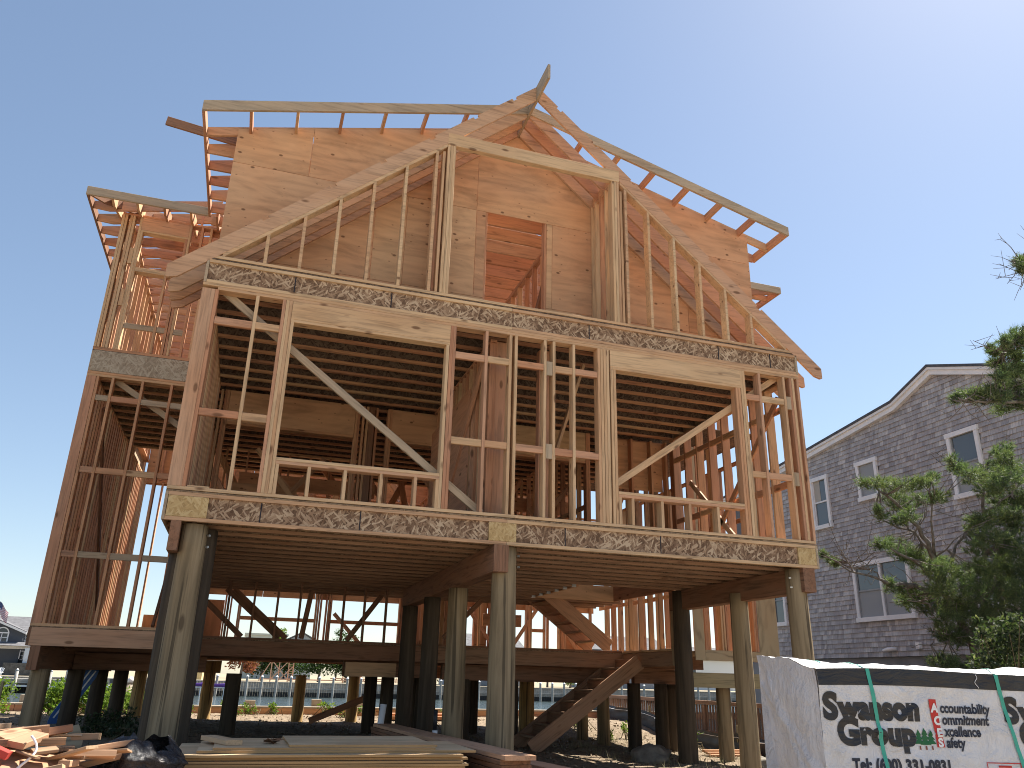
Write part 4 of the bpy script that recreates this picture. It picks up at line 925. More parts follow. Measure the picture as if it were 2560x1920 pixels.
# ---- stacks of long joists right of the plywood
def long_stack(name, a, b, wid, z_top, n, lab, grp, mat):
    a, b = Vector((*a, 0)), Vector((*b, 0)); d = (b-a).normalized(); q = Vector((-d.y, d.x, 0)); k = 0
    z = z_top
    while k < n:
        z -= 0.042
        off = rnd.uniform(-0.02, 0.02); e = rnd.uniform(-0.08, 0.08)
        o = board(name, a+q*off+d*e+Vector((0, 0, z+0.02)), b+q*off+d*e+Vector((0, 0, z+0.02)), wid, 0.038, mat if k else M_RAFT, None, (0, 0, 1))
        tag(o, lab[0] if k == 0 else ORD[k]+' timber from the top '+lab[1], 'timber', grp); k += 1
long_stack('long_timber', (2.98, 2.9), (3.36, -1.9), 0.29, 1.00, 9, ('uppermost long timber of the stack between the plywood and the centre pile', 'of the long stack between the plywood and the centre pile'), 'long timbers stacked by the plywood', M_DARK)
long_stack('long_timber', (3.62, 1.6), (4.15, -2.0), 0.24, 0.83, 5, ('uppermost timber of the low stack right of the centre pile', 'of the low stack running behind the centre pile'), 'long timbers stacked by the centre pile', M_DARK)
M_PVC = plain('white_pipe', (0.75, 0.75, 0.76), 0.4)
_o = empty('standing_pipe', (3.46, 1.75, gz(3.5, 2)), 'white plastic pipe with a black stub standing behind the timber stack', 'pipe')
for nm, z0, z1, r_, m_ in (('sleeve', gz(3.5, 2)-0.1, 0.98, 0.035, M_PVC), ('stub', 0.981, 1.22, 0.026, M_BLK)):
    t_ = tube(nm, [(0, 0, z0-_o.location.z), (0, 0, z1-_o.location.z)], r_, m_, _o, 14)
_o = tube('slanted_pipe', [(2.92, 3.0, gz(3, 3)-0.1), (3.0, 3.05, 1.24)], 0.045, M_PVC, None, 14); tag(_o, 'bare white pipe with a red rim standing deep under the house', 'pipe')
_o = tag(board('leaning_plank', (2.62, 10.4, gz(2.6, 10)+0.05), (3.85, 10.2, 1.17), 0.04, 0.14, M_FIR, None, (0.3, 0, 1)), 'long plank leaning up from the sunlit ground behind the piles', 'plank')

# ---- pile of offcuts at the lower left, each piece its own
M_SCR = lumber('scrap_lumber', [(0, (0.47, 0.31, 0.185)), (0.5, (0.40, 0.235, 0.14)), (1, (0.33, 0.21, 0.125))], 0.35, 0.25)
sr = random.Random(12)
def scrap(a, b, w_, d_, lab, mat=None):
    o = board('wood_offcut', a, b, w_, d_, mat or M_SCR, None, (sr.uniform(-.3, .3), sr.uniform(-.3, .3), 1)); return tag(o, lab, 'offcut', 'offcuts heaped at the lower left')
DZ = Vector((-0.05, 0.30, 0.10))
def S2(a, b, *k): return scrap(Vector(a)+DZ, Vector(b)+DZ, *k)
S2((-1.75, -2.25, 1.145), (-0.10, -2.45, 1.085), 0.14, 0.038, 'long pale board lying across the top of the offcut heap')
S2((-1.25, -2.55, 1.13), (-0.60, -2.60, 1.10), 0.15, 0.036, 'wide short board below the long pale board of the heap')
S2((-0.62, -2.80, 1.07), (-0.17, -2.66, 1.115), 0.10, 0.05, 'orange block tilted towards the grey strip in the heap')
S2((-0.33, -2.74, 1.06), (-0.08, -2.52, 1.10), 0.16, 0.05, 'brown squared offcut standing in the middle of the heap', M_DARK)
S2((-0.05, -2.40, 1.045), (0.13, -2.41, 1.05), 0.09, 0.045, 'small bright block at the right edge of the heap, below the propped panel')
S2((-0.60, -3.05, 1.04), (0.00, -2.95, 1.055), 0.12, 0.045, 'broad flat offcut behind the white curl of tape')
S2((0.10, -2.72, 0.985), (0.36, -2.52, 1.02), 0.085, 0.038, 'tilted short stick nearest the black trash bag, upper one')
S2((0.02, -2.95, 0.975), (0.30, -2.86, 0.965), 0.10, 0.04, 'squared stick lying in front of the black trash bag')
S2((-0.20, -2.62, 1.07), (0.02, -2.50, 1.06), 0.03, 0.012, 'flat grey strip laid over the offcut heap', M_GREY)
for i in range(95):
    x, y = sr.uniform(-1.8, 0.16), sr.uniform(-3.3, -1.85); r2 = ((x+0.60)/1.3)**2+((y+2.6)/0.95)**2
    hgt = gz(x, y)+0.02+0.59*max(0, 1-r2*0.9)**0.7
    z = hgt-sr.uniform(-0.01, 0.05); an = sr.uniform(0, 3.14); L = sr.uniform(0.12, 0.42)
    d_ = Vector((math.cos(an), math.sin(an), sr.uniform(-0.25, 0.25)))*L/2
    scrap(Vector((x, y, z))-d_, Vector((x, y, z))+d_, sr.choice([0.04, 0.07, 0.09, 0.12]), sr.choice([0.012, 0.02, 0.038]), 'loose offcut jumbled among the others in the scrap heap')
g = Geo()
for i in range(40):
    for j in range(40):
        x, y = -2.4+3.2*i/39, -3.9+2.6*j/39; r2 = ((x+0.60)/1.3)**2+((y+2.6)/0.95)**2
        g.v.append((x, y, gz(x, y)-0.06+0.57*max(0, 1-r2)**0.7+0.03*noise.noise((x*6, y*6, 2))))
g.f = [(i*40+j, (i+1)*40+j, (i+1)*40+j+1, i*40+j+1) for i in range(39) for j in range(39)]; g.i = [0]*len(g.f)
_o = g.build('wood_chips', M_SCR, None, True); tag(_o, 'bed of chips and sawdust under the offcut heap', 'chips', kind='stuff')
# propped plywood scrap against the pile, insulation bag, curl of tape, red box
_o = prism('plywood_offcut', [(-0.30, 0.0), (0.16, -0.10), (0.22, 0.30), (0.16, 0.46), (-0.34, 0.34)], -0.008, 0.008, M_PLYG, None); _o.location = (-0.62, 0.6, 0.66); _o.rotation_euler = (R(-28), 0, R(14)); tag(_o, 'greyish plywood offcut propped against the left row of piles', 'plywood')
Mw = Mat('packaging_film', 0.3, 0.5); Mw.bump(Mw.noise(Mw.coord('Object'), 9, 4), 0.5, 0.02); M_FILM = Mw.color((0.78, 0.80, 0.82))
E_ = empty('packaging_bag', (-0.72, -3.05, 1.10), 'white plastic packaging with a teal stripe at the lower left corner', 'packaging')
def pk(u, v_): 
    p = Vector((u, 0.25*v_+0.03*math.sin(5*u), v_*0.30+0.03*noise.noise((u*5, v_*5, 1)))); return p
for nm, u0, u1, m_ in (('film', -0.35, 0.24, M_FILM), ('stripe', 0.241, 0.275, M_TEAL), ('film', 0.276, 0.40, M_FILM)):
    o = grid(nm, lambda u, q: pk(u, q), np.linspace(u0, u1, 12), np.linspace(-0.5, 0.5, 14), m_, E_)
E_.rotation_euler = (R(20), R(38), R(-12))
_o = tube('tape_curl', [(-0.22+0.05*math.sin(k*0.45), -2.85-0.01*k, 1.20-0.022*k) for k in range(10)], 0.008, M_FILM, None, 6); tag(_o, 'curl of white tape hanging over the offcuts', 'tape')
_o = tag(bx('red_carton', -0.46, -0.30, -2.98, -2.88, 1.10, 1.145, plain('red_carton', (0.45, 0.05, 0.04), 0.5), None), 'small red and black carton among the offcuts', 'carton'); _o.rotation_euler = (_o.rotation_euler.to_matrix() @ Matrix.Rotation(0.4, 3, 'Y')).to_euler()
# ---- black trash bag
def trash_bag():
    Mk = Mat('black_plastic', 0.22, 0.5); a = Mk.noise(Mk.coord('Object'), 11, 6, 0.65, 1.2); Mk.bump(a, 0.9, 0.05)
    m_ = Mk.color((0.022, 0.024, 0.030))
    v, f = [], []; nu, nv = 60, 34
    for j in range(nv+1):
        t = j/nv
        for i in range(nu):
            a_ = 2*math.pi*i/nu
            prof = 0.86+0.14*math.sin(math.pi*min(1, t*1.2)) if t < 0.72 else 1.0-1.15*(t-0.72)
            r_ = 0.40*prof; z = 0.50*t if t < 0.72 else 0.36+0.40*(t-0.72)
            fo = 0.022*math.sin(9*a_+5*t)*t+0.016*math.sin(17*a_-4*t)*t+0.07*noise.noise((math.cos(a_)*2, math.sin(a_)*2, t*3))+0.030*noise.noise((math.cos(a_)*5, math.sin(a_)*5, t*9))
            rim = 0.05*max(0, (t-0.8)/0.2)*math.sin(2*a_+0.7)+0.016*max(0, (t-0.85)/0.15)*math.sin(9*a_)
            if t > 0.9: r_ -= 0.5*(t-0.9)
            v.append((math.cos(a_)*(r_+fo)*0.86, math.sin(a_)*(r_+fo)*0.8, z+rim))
    for j in range(nv):
        for i in range(nu): f.append((j*nu+i, j*nu+(i+1) % nu, (j+1)*nu+(i+1) % nu, (j+1)*nu+i))
    o = mesh('trash_bag', v, f, m_, None, True); o.location = (0.34, -2.05, 0.64); o.rotation_euler = (0.05, 0.10, 0.6); o.scale = (0.95, 0.95, 1.0)
    return tag(o, 'open black plastic trash bag slumped before the left front pile', 'trash bag')
trash_bag()
# ---- boulder and stones under the house
def rock(loc, r_, lab, sq=0.6):
    bm = bmesh.new(); bmesh.ops.create_icosphere(bm, subdivisions=4, radius=r_)
    for v in bm.verts:
        n_ = v.co.normalized(); v.co *= 1+0.28*noise.noise(n_*1.6+Vector(loc))+0.08*noise.noise(n_*5+Vector(loc)); v.co.z *= sq
    me = bpy.data.meshes.new('rock'); bm.to_mesh(me); bm.free(); me.materials.append(M_ROCK); me.polygons.foreach_set('use_smooth', [True]*len(me.polygons))
    o = bpy.data.objects.new('rock', me); link(o); o.location = loc; return tag(o, lab, 'rock')
M_ROCK = plain('field_stone', (0.20, 0.18, 0.15), 0.9, 0.2, 0.35, 9.0, 0.5)
rock((7.55, 3.75, 0.47), 0.33, 'large dark boulder lying between the right hand piles')
rock((9.2, 3.2, 0.40), 0.22, 'smaller boulder beside the grey pile near the wrapped bundle')
# clods and chips strewn over the yard
g = Geo(); cr = random.Random(5)
for _ in range(5200):
    x, y = cr.uniform(-3.5, 11.5), cr.uniform(-1.0, 13.8); z = gz(x, y)+0.035*noise.noise((x*1.3, y*1.3, 1.0))+0.018*noise.noise((x*4.1, y*4.1, 5.0)); s_ = cr.uniform(0.008, 0.035)
    p = [Vector((cr.gauss(0, 1), cr.gauss(0, 1), cr.gauss(0, 0.7)))*s_*0.8 for _ in range(4)]
    g.add([Vector((x, y, z+s_*0.3))+q for q in p], [(0, 1, 2), (0, 2, 3), (0, 3, 1), (1, 3, 2)])
M_CLOD = plain('soil_clods', (0.24, 0.19, 0.13), 0.95, 0.1, 0.4, 3.0)
tag(g.build('soil_clods', M_CLOD), 'clods and chips strewn over the sandy yard', 'soil', kind='stuff')
PINE_LIMBS=[
( [(13.51, 2.6, 1.86), (13.38, 2.51, 2.2), (13.15, 2.42, 2.6), (12.92, 2.44, 3.02), (12.67, 2.37, 3.39), (12.43, 2.17, 3.81), (12.09, 2.03, 4.16), (11.73, 1.93, 4.44), (11.23, 1.85, 4.74), (10.86, 1.79, 4.91)] , 0.1 , 0.015 ),
( [(13.38, 2.51, 2.2), (13.71, 2.57, 2.63), (13.75, 2.43, 3.23), (13.69, 2.28, 3.95), (13.57, 2.04, 4.65), (13.49, 1.84, 5.21), (13.64, 1.72, 5.7)] , 0.075 , 0.015 ),
( [(12.67, 2.37, 3.39), (13.06, 2.36, 3.95), (13.34, 2.23, 4.36), (13.45, 2.09, 4.61)] , 0.04 , 0.012 ),
( [(12.43, 2.17, 3.81), (12.05, 1.81, 4.2), (11.95, 1.57, 4.61)] , 0.03 , 0.01 ),
( [(12.58, 2.36, 3.2), (12.02, 2.28, 3.31), (11.46, 2.24, 3.29), (10.89, 2.15, 3.4), (10.4, 2.15, 3.52), (9.98, 2.11, 3.67)] , 0.045 , 0.008 ),
( [(12.63, 2.37, 3.42), (11.82, 2.08, 3.69), (11.3, 1.95, 3.88), (10.95, 1.93, 3.92)] , 0.035 , 0.01 ),
( [(12.43, 2.17, 3.81), (12.22, 2.3, 4.22), (11.7, 2.3, 4.36), (11.36, 2.24, 4.5)] , 0.03 , 0.008 ),
( [(12.43, 2.17, 3.81), (12.63, 1.63, 4.18)] , 0.02 , 0.006 ),
( [(12.9, 2.44, 3.05), (12.1, 2.14, 3.02), (11.68, 2.16, 3.04)] , 0.03 , 0.008 ),
( [(13.73, 2.43, 3.23), (13.86, 2.04, 3.56), (14.23, 1.93, 3.83)] , 0.04 , 0.01 ),
( [(13.69, 2.28, 3.95), (13.83, 1.92, 4.17), (14.24, 1.79, 4.47)] , 0.035 , 0.01 ),
( [(13.57, 2.04, 4.65), (13.7, 1.69, 4.86), (14.01, 1.48, 5.15)] , 0.03 , 0.01 ),
( [(13.5, 1.86, 5.18), (12.92, 1.67, 5.27), (12.6, 1.6, 5.41)] , 0.025 , 0.008 ),
( [(13.71, 2.47, 2.88), (14.19, 2.28, 3.25), (14.39, 2.18, 3.36)] , 0.04 , 0.01 ),
( [(13.15, 2.42, 2.6), (12.54, 2.2, 2.5), (12.25, 2.16, 2.56)] , 0.03 , 0.008 ),
( [(10.61, 2.16, 3.45), (10.45, 2.08, 3.67), (10.26, 2.03, 3.79)] , 0.014 , 0.004 ),
( [(11.32, 2.23, 3.29), (11.01, 2.17, 3.54), (10.72, 2.09, 3.69)] , 0.014 , 0.004 ),
( [(13.12, 2.45, 2.54), (12.22, 2.14, 2.36), (11.69, 2.23, 2.27)] , 0.02 , 0.004 ),
]
PINE_CLUMPS= [(10.67, 1.72, 4.91, 0.17, 0.08), (10.72, 1.49, 4.85, 0.25, 0.11), (11.33, 1.78, 4.95, 0.26, 0.12), (11.31, 1.39, 4.85, 0.29, 0.12), (11.45, 1.18, 4.88, 0.25, 0.11), (12.0, 1.51, 5.1, 0.15, 0.07), (11.99, 2.5, 4.94, 0.24, 0.12), (12.08, 2.34, 4.77, 0.32, 0.16), (12.34, 2.16, 4.85, 0.28, 0.13), (11.88, 1.39, 4.69, 0.26, 0.12), (11.72, 2.12, 4.4, 0.19, 0.11), (11.52, 1.71, 4.42, 0.22, 0.12), (10.97, 1.72, 4.37, 0.14, 0.1), (10.83, 1.63, 4.42, 0.11, 0.08), (11.08, 1.94, 3.9, 0.22, 0.12), (12.19, 2.78, 4.12, 0.32, 0.14), (12.23, 2.66, 3.94, 0.32, 0.15), (12.46, 2.57, 3.89, 0.36, 0.19), (12.68, 2.54, 3.77, 0.36, 0.2), (12.06, 1.73, 3.56, 0.29, 0.19), (11.45, 2.22, 3.34, 0.15, 0.09), (12.03, 2.62, 3.3, 0.31, 0.14), (12.42, 2.7, 3.24, 0.35, 0.19), (12.81, 2.85, 3.11, 0.36, 0.21), (12.48, 2.99, 3.14, 0.24, 0.15), (11.96, 1.69, 3.25, 0.29, 0.23), (10.59, 2.83, 3.83, 0.08, 0.08), (10.81, 2.9, 3.76, 0.12, 0.08), (10.72, 2.67, 3.67, 0.08, 0.05), (12.01, 1.05, 5.25, 0.15, 0.13), (12.51, 1.41, 5.28, 0.19, 0.14), (12.21, 0.92, 5.02, 0.25, 0.17), (13.61, 1.84, 5.42, 0.28, 0.18), (13.78, 1.53, 5.75, 0.24, 0.17), (13.39, 1.22, 5.4, 0.27, 0.24), (12.98, 1.05, 5.02, 0.37, 0.23), (14.15, 1.64, 5.35, 0.32, 0.25), (13.21, 1.48, 4.99, 0.31, 0.16), (13.92, 1.84, 4.91, 0.36, 0.21), (14.15, 1.69, 4.94, 0.28, 0.25), (13.39, 1.5, 4.5, 0.38, 0.2), (13.0, 1.5, 4.4, 0.26, 0.17), (13.05, 1.8, 4.42, 0.23, 0.18), (13.56, 1.34, 4.42, 0.3, 0.24), (12.71, 1.27, 4.06, 0.37, 0.17), (13.28, 1.33, 4.11, 0.34, 0.23), (13.98, 2.05, 4.01, 0.36, 0.23), (13.13, 1.03, 3.78, 0.22, 0.26), (12.38, 1.25, 3.86, 0.22, 0.15), (13.06, 2.17, 3.6, 0.27, 0.2), (12.85, 1.63, 3.56, 0.33, 0.23), (13.48, 1.85, 3.66, 0.38, 0.26), (13.71, 1.7, 3.55, 0.34, 0.28), (12.68, 1.92, 3.24, 0.34, 0.23), (13.91, 2.67, 3.34, 0.36, 0.28), (13.11, 1.54, 3.19, 0.41, 0.29), (13.74, 1.74, 3.18, 0.3, 0.27), (12.25, 1.98, 2.81, 0.26, 0.27), (13.01, 2.42, 3.02, 0.31, 0.24), (12.81, 1.92, 2.84, 0.33, 0.25), (13.29, 1.9, 2.86, 0.38, 0.27), (14.22, 2.32, 2.82, 0.35, 0.29), (12.59, 2.2, 2.5, 0.3, 0.21), (12.73, 2.55, 2.59, 0.23, 0.16), (13.67, 2.88, 2.57, 0.28, 0.21), (12.88, 1.73, 2.46, 0.33, 0.23), (12.12, 2.05, 2.09, 0.29, 0.14), (12.59, 2.22, 2.04, 0.3, 0.15)]
PINE2_LIMBS=[
( [(13.18, -0.23, 3.61), (12.7, -0.68, 4.58), (12.17, -1.14, 5.32), (11.78, -1.53, 6.06), (11.5, -1.85, 6.82), (11.36, -2.06, 7.46)] , 0.14 , 0.03 ),
( [(12.1, -1.21, 5.57), (11.45, -1.28, 5.43), (10.94, -1.32, 5.36), (10.44, -1.37, 5.32), (10.01, -1.34, 5.29), (9.67, -1.34, 5.28)] , 0.05 , 0.008 ),
( [(11.81, -1.51, 5.98), (11.19, -1.53, 5.97), (10.78, -1.53, 6.02), (10.59, -1.46, 6.0), (10.25, -1.58, 5.99)] , 0.04 , 0.008 ),
( [(11.45, -1.91, 7.01), (11.04, -1.92, 7.08), (10.69, -1.94, 7.14), (10.57, -1.93, 7.21)] , 0.03 , 0.006 ),
( [(10.94, -1.32, 5.36), (11.03, -1.22, 5.61), (10.86, -1.19, 5.65)] , 0.02 , 0.006 ),
]
PINE2_CLUMPS= [(10.13, -0.88, 5.49, 0.07, 0.06), (10.11, -1.0, 5.49, 0.11, 0.08), (9.98, -1.27, 5.41, 0.14, 0.11), (10.17, -1.25, 5.41, 0.16, 0.11), (10.15, -1.39, 5.45, 0.16, 0.11), (10.46, -1.29, 5.58, 0.18, 0.12), (10.22, -1.49, 5.32, 0.17, 0.11), (10.78, -1.23, 5.7, 0.18, 0.13), (10.98, -1.06, 5.56, 0.2, 0.13), (11.14, -1.11, 5.7, 0.2, 0.15), (11.04, -1.18, 5.46, 0.18, 0.11), (10.92, -0.93, 5.43, 0.17, 0.08), (10.14, -1.59, 5.59, 0.12, 0.08), (10.85, -1.51, 5.43, 0.21, 0.16), (11.02, -1.13, 5.88, 0.17, 0.1), (10.52, -1.26, 6.17, 0.07, 0.05), (10.32, -1.46, 6.0, 0.07, 0.04), (10.69, -1.11, 6.04, 0.07, 0.05), (10.56, -1.32, 5.94, 0.11, 0.06), (10.73, -1.27, 6.13, 0.11, 0.08), (10.44, -1.5, 5.75, 0.14, 0.08), (10.39, -1.68, 6.01, 0.14, 0.11), (10.57, -1.6, 6.25, 0.14, 0.08), (10.44, -1.77, 6.07, 0.16, 0.13), (10.61, -1.56, 5.97, 0.12, 0.08), (11.02, -1.2, 6.04, 0.15, 0.1), (10.67, -1.56, 5.8, 0.14, 0.11), (10.16, -1.78, 6.02, 0.1, 0.07), (10.45, -1.87, 6.12, 0.14, 0.12), (10.68, -1.78, 5.98, 0.19, 0.2), (10.72, -1.77, 7.33, 0.07, 0.05), (10.49, -2.02, 7.18, 0.06, 0.05), (10.47, -2.02, 7.04, 0.07, 0.05), (10.37, -2.15, 7.02, 0.1, 0.11), (11.14, -1.72, 7.3, 0.17, 0.15)]
SHRUB= [((9.42, -1.36, 2.14), 0.17), ((9.31, -1.65, 2.24), 0.2), ((9.3, -1.86, 2.26), 0.22), ((9.4, -1.84, 2.13), 0.22), ((9.24, -1.57, 1.95), 0.22), ((9.98, -1.15, 2.03), 0.25), ((9.54, -1.68, 1.91), 0.25), ((8.98, -1.63, 1.88), 0.17), ((9.68, -1.23, 1.83), 0.22), ((9.62, -1.52, 1.78), 0.22), ((9.86, -0.84, 2.43), 0.06), ((9.01, -1.67, 2.23), 0.07)]

# ================================================================ pines, shrub, weeds
M_BARK = plain('pine_bark', (0.17, 0.155, 0.145), 0.95, 0.1, 0.45, 14.0, 0.8)
Mn = Mat('pine_needles', 0.6, 0.3)
_ri = Mn.n('NewGeometry', out=None).outputs['Random Per Island']
_pn = Mn.noise(Mn.n('NewGeometry', out=None).outputs['Position'], 2.2, 3)
_c = Mn.ramp(_ri, [(0.0, (0.055, 0.075, 0.042)), (0.5, (0.11, 0.145, 0.070)), (0.85, (0.16, 0.20, 0.085)), (1.0, (0.26, 0.27, 0.13))])
_c = Mn.mix(Mn.ramp(_pn, [(0.4, 0.0), (0.65, 0.6)]), _c, Mn.mix(1.0, _c, (0.75, 1.0, 1.1), 'MULTIPLY'))
Mn.b.inputs['Transmission Weight'].default_value = 0.0
M_NEEDLE = Mn.color(_c)
_tr = Mn.n('BsdfTranslucent', {'Color': Mn.mix(1.0, _c, (1.2, 1.35, 0.7), 'MULTIPLY')}); _mx = Mn.nt.nodes.new('ShaderNodeMixShader'); _mx.inputs[0].default_value = 0.3
Mn.nt.links.new(Mn.b.outputs[0], _mx.inputs[1]); Mn.nt.links.new(_tr, _mx.inputs[2]); Mn.nt.links.new(_mx.outputs[0], Mn.out.inputs[0])
def pine(name, limbs, clumps, lab, seed, foot, ntuft=62):
    t = empty(name, foot, lab, 'pine tree'); r_ = random.Random(seed); inv = Matrix.Translation(-Vector(foot))
    def ch(o): o.matrix_parent_inverse = inv; return o
    first = limbs[0]
    base = [Vector(foot)+Vector((0, 0, -0.2)), Vector(foot)*0.5+Vector(first[0][0])*0.5]+[Vector(p) for p in first[0]]
    allp = []
    for li, (pts, r0, r1) in enumerate(limbs):
        P_ = base if li == 0 else [Vector(p) for p in pts]
        if li == 0: r0 *= 1.15
        dense = []
        for a, b in zip(P_, P_[1:]):
            for k in range(3):
                q = a.lerp(b, k/3); dense.append(q+Vector((r_.gauss(0, 1), r_.gauss(0, 1), r_.gauss(0, 1)))*0.018*(0 if not dense else 1))
        dense.append(P_[-1]); n = len(dense)
        rad = [r0+(r1-r0)*(k/(n-1))**0.8 for k in range(n)]
        ch(tube('trunk' if li == 0 else 'limb', dense, rad, M_BARK, t, 9)); allp += dense
    tw = Geo(); needles = []; rg = np.random.default_rng(seed)
    for (cx, cy, cz, rx, rz) in clumps:
        c = Vector((cx, cy, cz)); near = min(allp, key=lambda p: (p-c).length)
        for k in range(3):
            e = c+Vector((r_.gauss(0, rx*0.5), r_.gauss(0, rx*0.5), r_.gauss(0, rz*0.3)))
            mid = near.lerp(e, 0.5)+Vector((r_.gauss(0, .05), r_.gauss(0, .05), -0.04))
            v, f = tube_geo([near, mid, e], [0.013, 0.009, 0.004], 5, False); tw.add(v, f)
        cnt = int(ntuft*max(0.35, min(2.2, rx*rz/0.045)))
        d = unit(rg.normal(size=(cnt, 3)))*(rg.random((cnt, 1))**0.45)
        p = np.array((cx, cy, cz))+d*np.array((rx, rx, rz))
        ax = unit(np.stack([d[:, 0], d[:, 1], 0.55+0.5*d[:, 2]], 1)+rg.normal(size=(cnt, 3))*np.array((.3, .3, .2)))
        m = 26
        ax_ = np.repeat(ax, m, 0); p_ = np.repeat(p, m, 0)
        q = unit(ax_*rg.uniform(0.3, 1.0, (cnt*m, 1))+rg.normal(size=(cnt*m, 3))*0.5); L = rg.uniform(0.06, 0.125, (cnt*m, 1))
        o_ = p_-ax_*rg.uniform(0, 0.08, (cnt*m, 1)); s_ = unit(np.cross(q, rg.normal(size=(cnt*m, 3))))*0.0036
        needles.append(np.stack([o_-s_, o_+s_, o_+q*L], 1))
    # bare twigs
    for _ in range(150):
        a = r_.choice(allp); 
        if a.z < foot[2]+1.2: continue
        d = Vector((r_.gauss(0, 1), r_.gauss(0, 1), r_.gauss(0.2, 0.6))).normalized()*r_.uniform(0.2, 0.6)
        pts = [a, a+d*0.5+Vector((0, 0, r_.gauss(0, .05))), a+d+Vector((0, 0, r_.gauss(0.04, .06)))]
        v, f = tube_geo(pts, [0.008, 0.005, 0.003], 4, False); tw.add(v, f)
        for k in range(3):
            b = pts[1].lerp(pts[2], r_.random()); e = b+Vector((r_.gauss(0, .1), r_.gauss(0, .1), r_.gauss(0.05, .08))); v, f = tube_geo([b, e], [0.004, 0.002], 4, False); tw.add(v, f)
    o = ch(tw.build('twigs', M_BARK, t)); o['kind'] = 'stuff'
    o = ch(fast_mesh('crown', np.concatenate(needles), 3, M_NEEDLE, t)); o['kind'] = 'stuff'
    return t
_p0 = PINE_LIMBS[0][0][0]
pine('pine_tree', PINE_LIMBS, PINE_CLUMPS, 'open windswept dark green pine standing before the shingled house wall', 21, (_p0[0]+0.05, _p0[1], gz(_p0[0], _p0[1])))
_p0 = PINE2_LIMBS[0][0][0]
pine('pine_tree', PINE2_LIMBS, PINE2_CLUMPS, 'taller nearer pine whose needled branches reach in from the right edge', 33, (_p0[0], _p0[1], gz(_p0[0], _p0[1])), 70)

def leaf_mat(name, cs):
    Ml = Mat(name, 0.75, 0.12); ri = Ml.n('NewGeometry', out=None).outputs['Random Per Island']
    c = Ml.ramp(ri, cs); m_ = Ml.color(c)
    tr = Ml.n('BsdfTranslucent', {'Color': Ml.mix(1.0, c, (1.3, 1.5, 0.6), 'MULTIPLY')})
    mx = Ml.nt.nodes.new('ShaderNodeMixShader'); mx.inputs[0].default_value = 0.30
    Ml.nt.links.new(Ml.b.outputs[0], mx.inputs[1]); Ml.nt.links.new(tr, mx.inputs[2]); Ml.nt.links.new(mx.outputs[0], Ml.out.inputs[0])
    return m_
M_LEAF = leaf_mat('shrub_leaf', [(0, (0.028, 0.042, 0.024)), (0.5, (0.05, 0.070, 0.040)), (0.85, (0.09, 0.105, 0.065)), (1, (0.18, 0.185, 0.14))])
M_WEED = leaf_mat('weed_leaf', [(0, (0.06, 0.11, 0.02)), (0.5, (0.11, 0.18, 0.03)), (1, (0.20, 0.25, 0.05))])
M_FARL = leaf_mat('far_leaf', [(0, (0.020, 0.038, 0.016)), (0.6, (0.035, 0.065, 0.022)), (1, (0.07, 0.105, 0.04))])
M_STEM = plain('plant_stem', (0.13, 0.10, 0.055), 0.9)
def leaves(g, c, rad, n, L, r_, flat=1.0):
    """collects (n, 4, 3) leaf quads in the list g"""
    rg = np.random.default_rng(r_.randrange(1 << 30))
    d = unit(rg.normal(size=(n, 3)))*(rg.random((n, 1))**0.4); p = np.array(c)+d*np.array((rad, rad, rad*flat))
    q = unit(rg.normal(size=(n, 3))*np.array((1, 1, .8))+np.array((0, 0, .2))); s_ = unit(np.cross(q, rg.normal(size=(n, 3))))
    l_ = L*rg.uniform(0.6, 1.3, (n, 1)); k = np.cross(q, s_)*l_*0.08
    g.append(np.stack([p, p+q*l_*0.5+s_*l_*0.24+k, p+q*l_, p+q*l_*0.5-s_*l_*0.24+k], 1))
def bush(name, balls, lab, cat, mat, seed, n=260, L=0.05, foot=None, stems=6, grp=None, flat=1.0):
    r_ = random.Random(seed); c0 = Vector((sum(b[0][0] for b in balls)/len(balls), sum(b[0][1] for b in balls)/len(balls), 0)); c0.z = gz(c0.x, c0.y) if foot is None else foot
    t = empty(name, c0, lab, cat, grp); inv = Matrix.Translation(-c0); g = []; st = Geo()
    for c, rad in balls:
        leaves(g, c, rad, int(n*max(0.3, (rad/0.2)**2)), L, r_, flat)
        for k in range(max(1, stems//2)):
            e = Vector(c)+Vector((r_.gauss(0, rad*.5), r_.gauss(0, rad*.5), r_.gauss(0, rad*.4))); b = c0+Vector((r_.gauss(0, .15), r_.gauss(0, .15), -0.03))
            v, f = tube_geo([b, b.lerp(e, .55)+Vector((r_.gauss(0, .06), r_.gauss(0, .06), 0.08)), e], [0.010, 0.007, 0.003], 5, False); st.add(v, f)
    o = st.build('stems', M_STEM, t); o.matrix_parent_inverse = inv; o['kind'] = 'stuff'
    o = fast_mesh('foliage', np.concatenate(g), 4, mat, t); o.matrix_parent_inverse = inv; o['kind'] = 'stuff'
    return t
bush('broadleaf_shrub', SHRUB, 'broad leaved shrub behind the wrapped bundle at the lower right', 'shrub', M_LEAF, 8, 330, 0.062)
bush('low_conifer_bush', [((11.4, 2.9, 1.3), 0.5), ((11.9, 2.5, 1.45), 0.55), ((11.0, 2.0, 1.2), 0.5), ((12.3, 1.7, 1.3), 0.6)], 'dark low bush at the foot of the open pine', 'bush', M_FARL, 9, 300, 0.06)
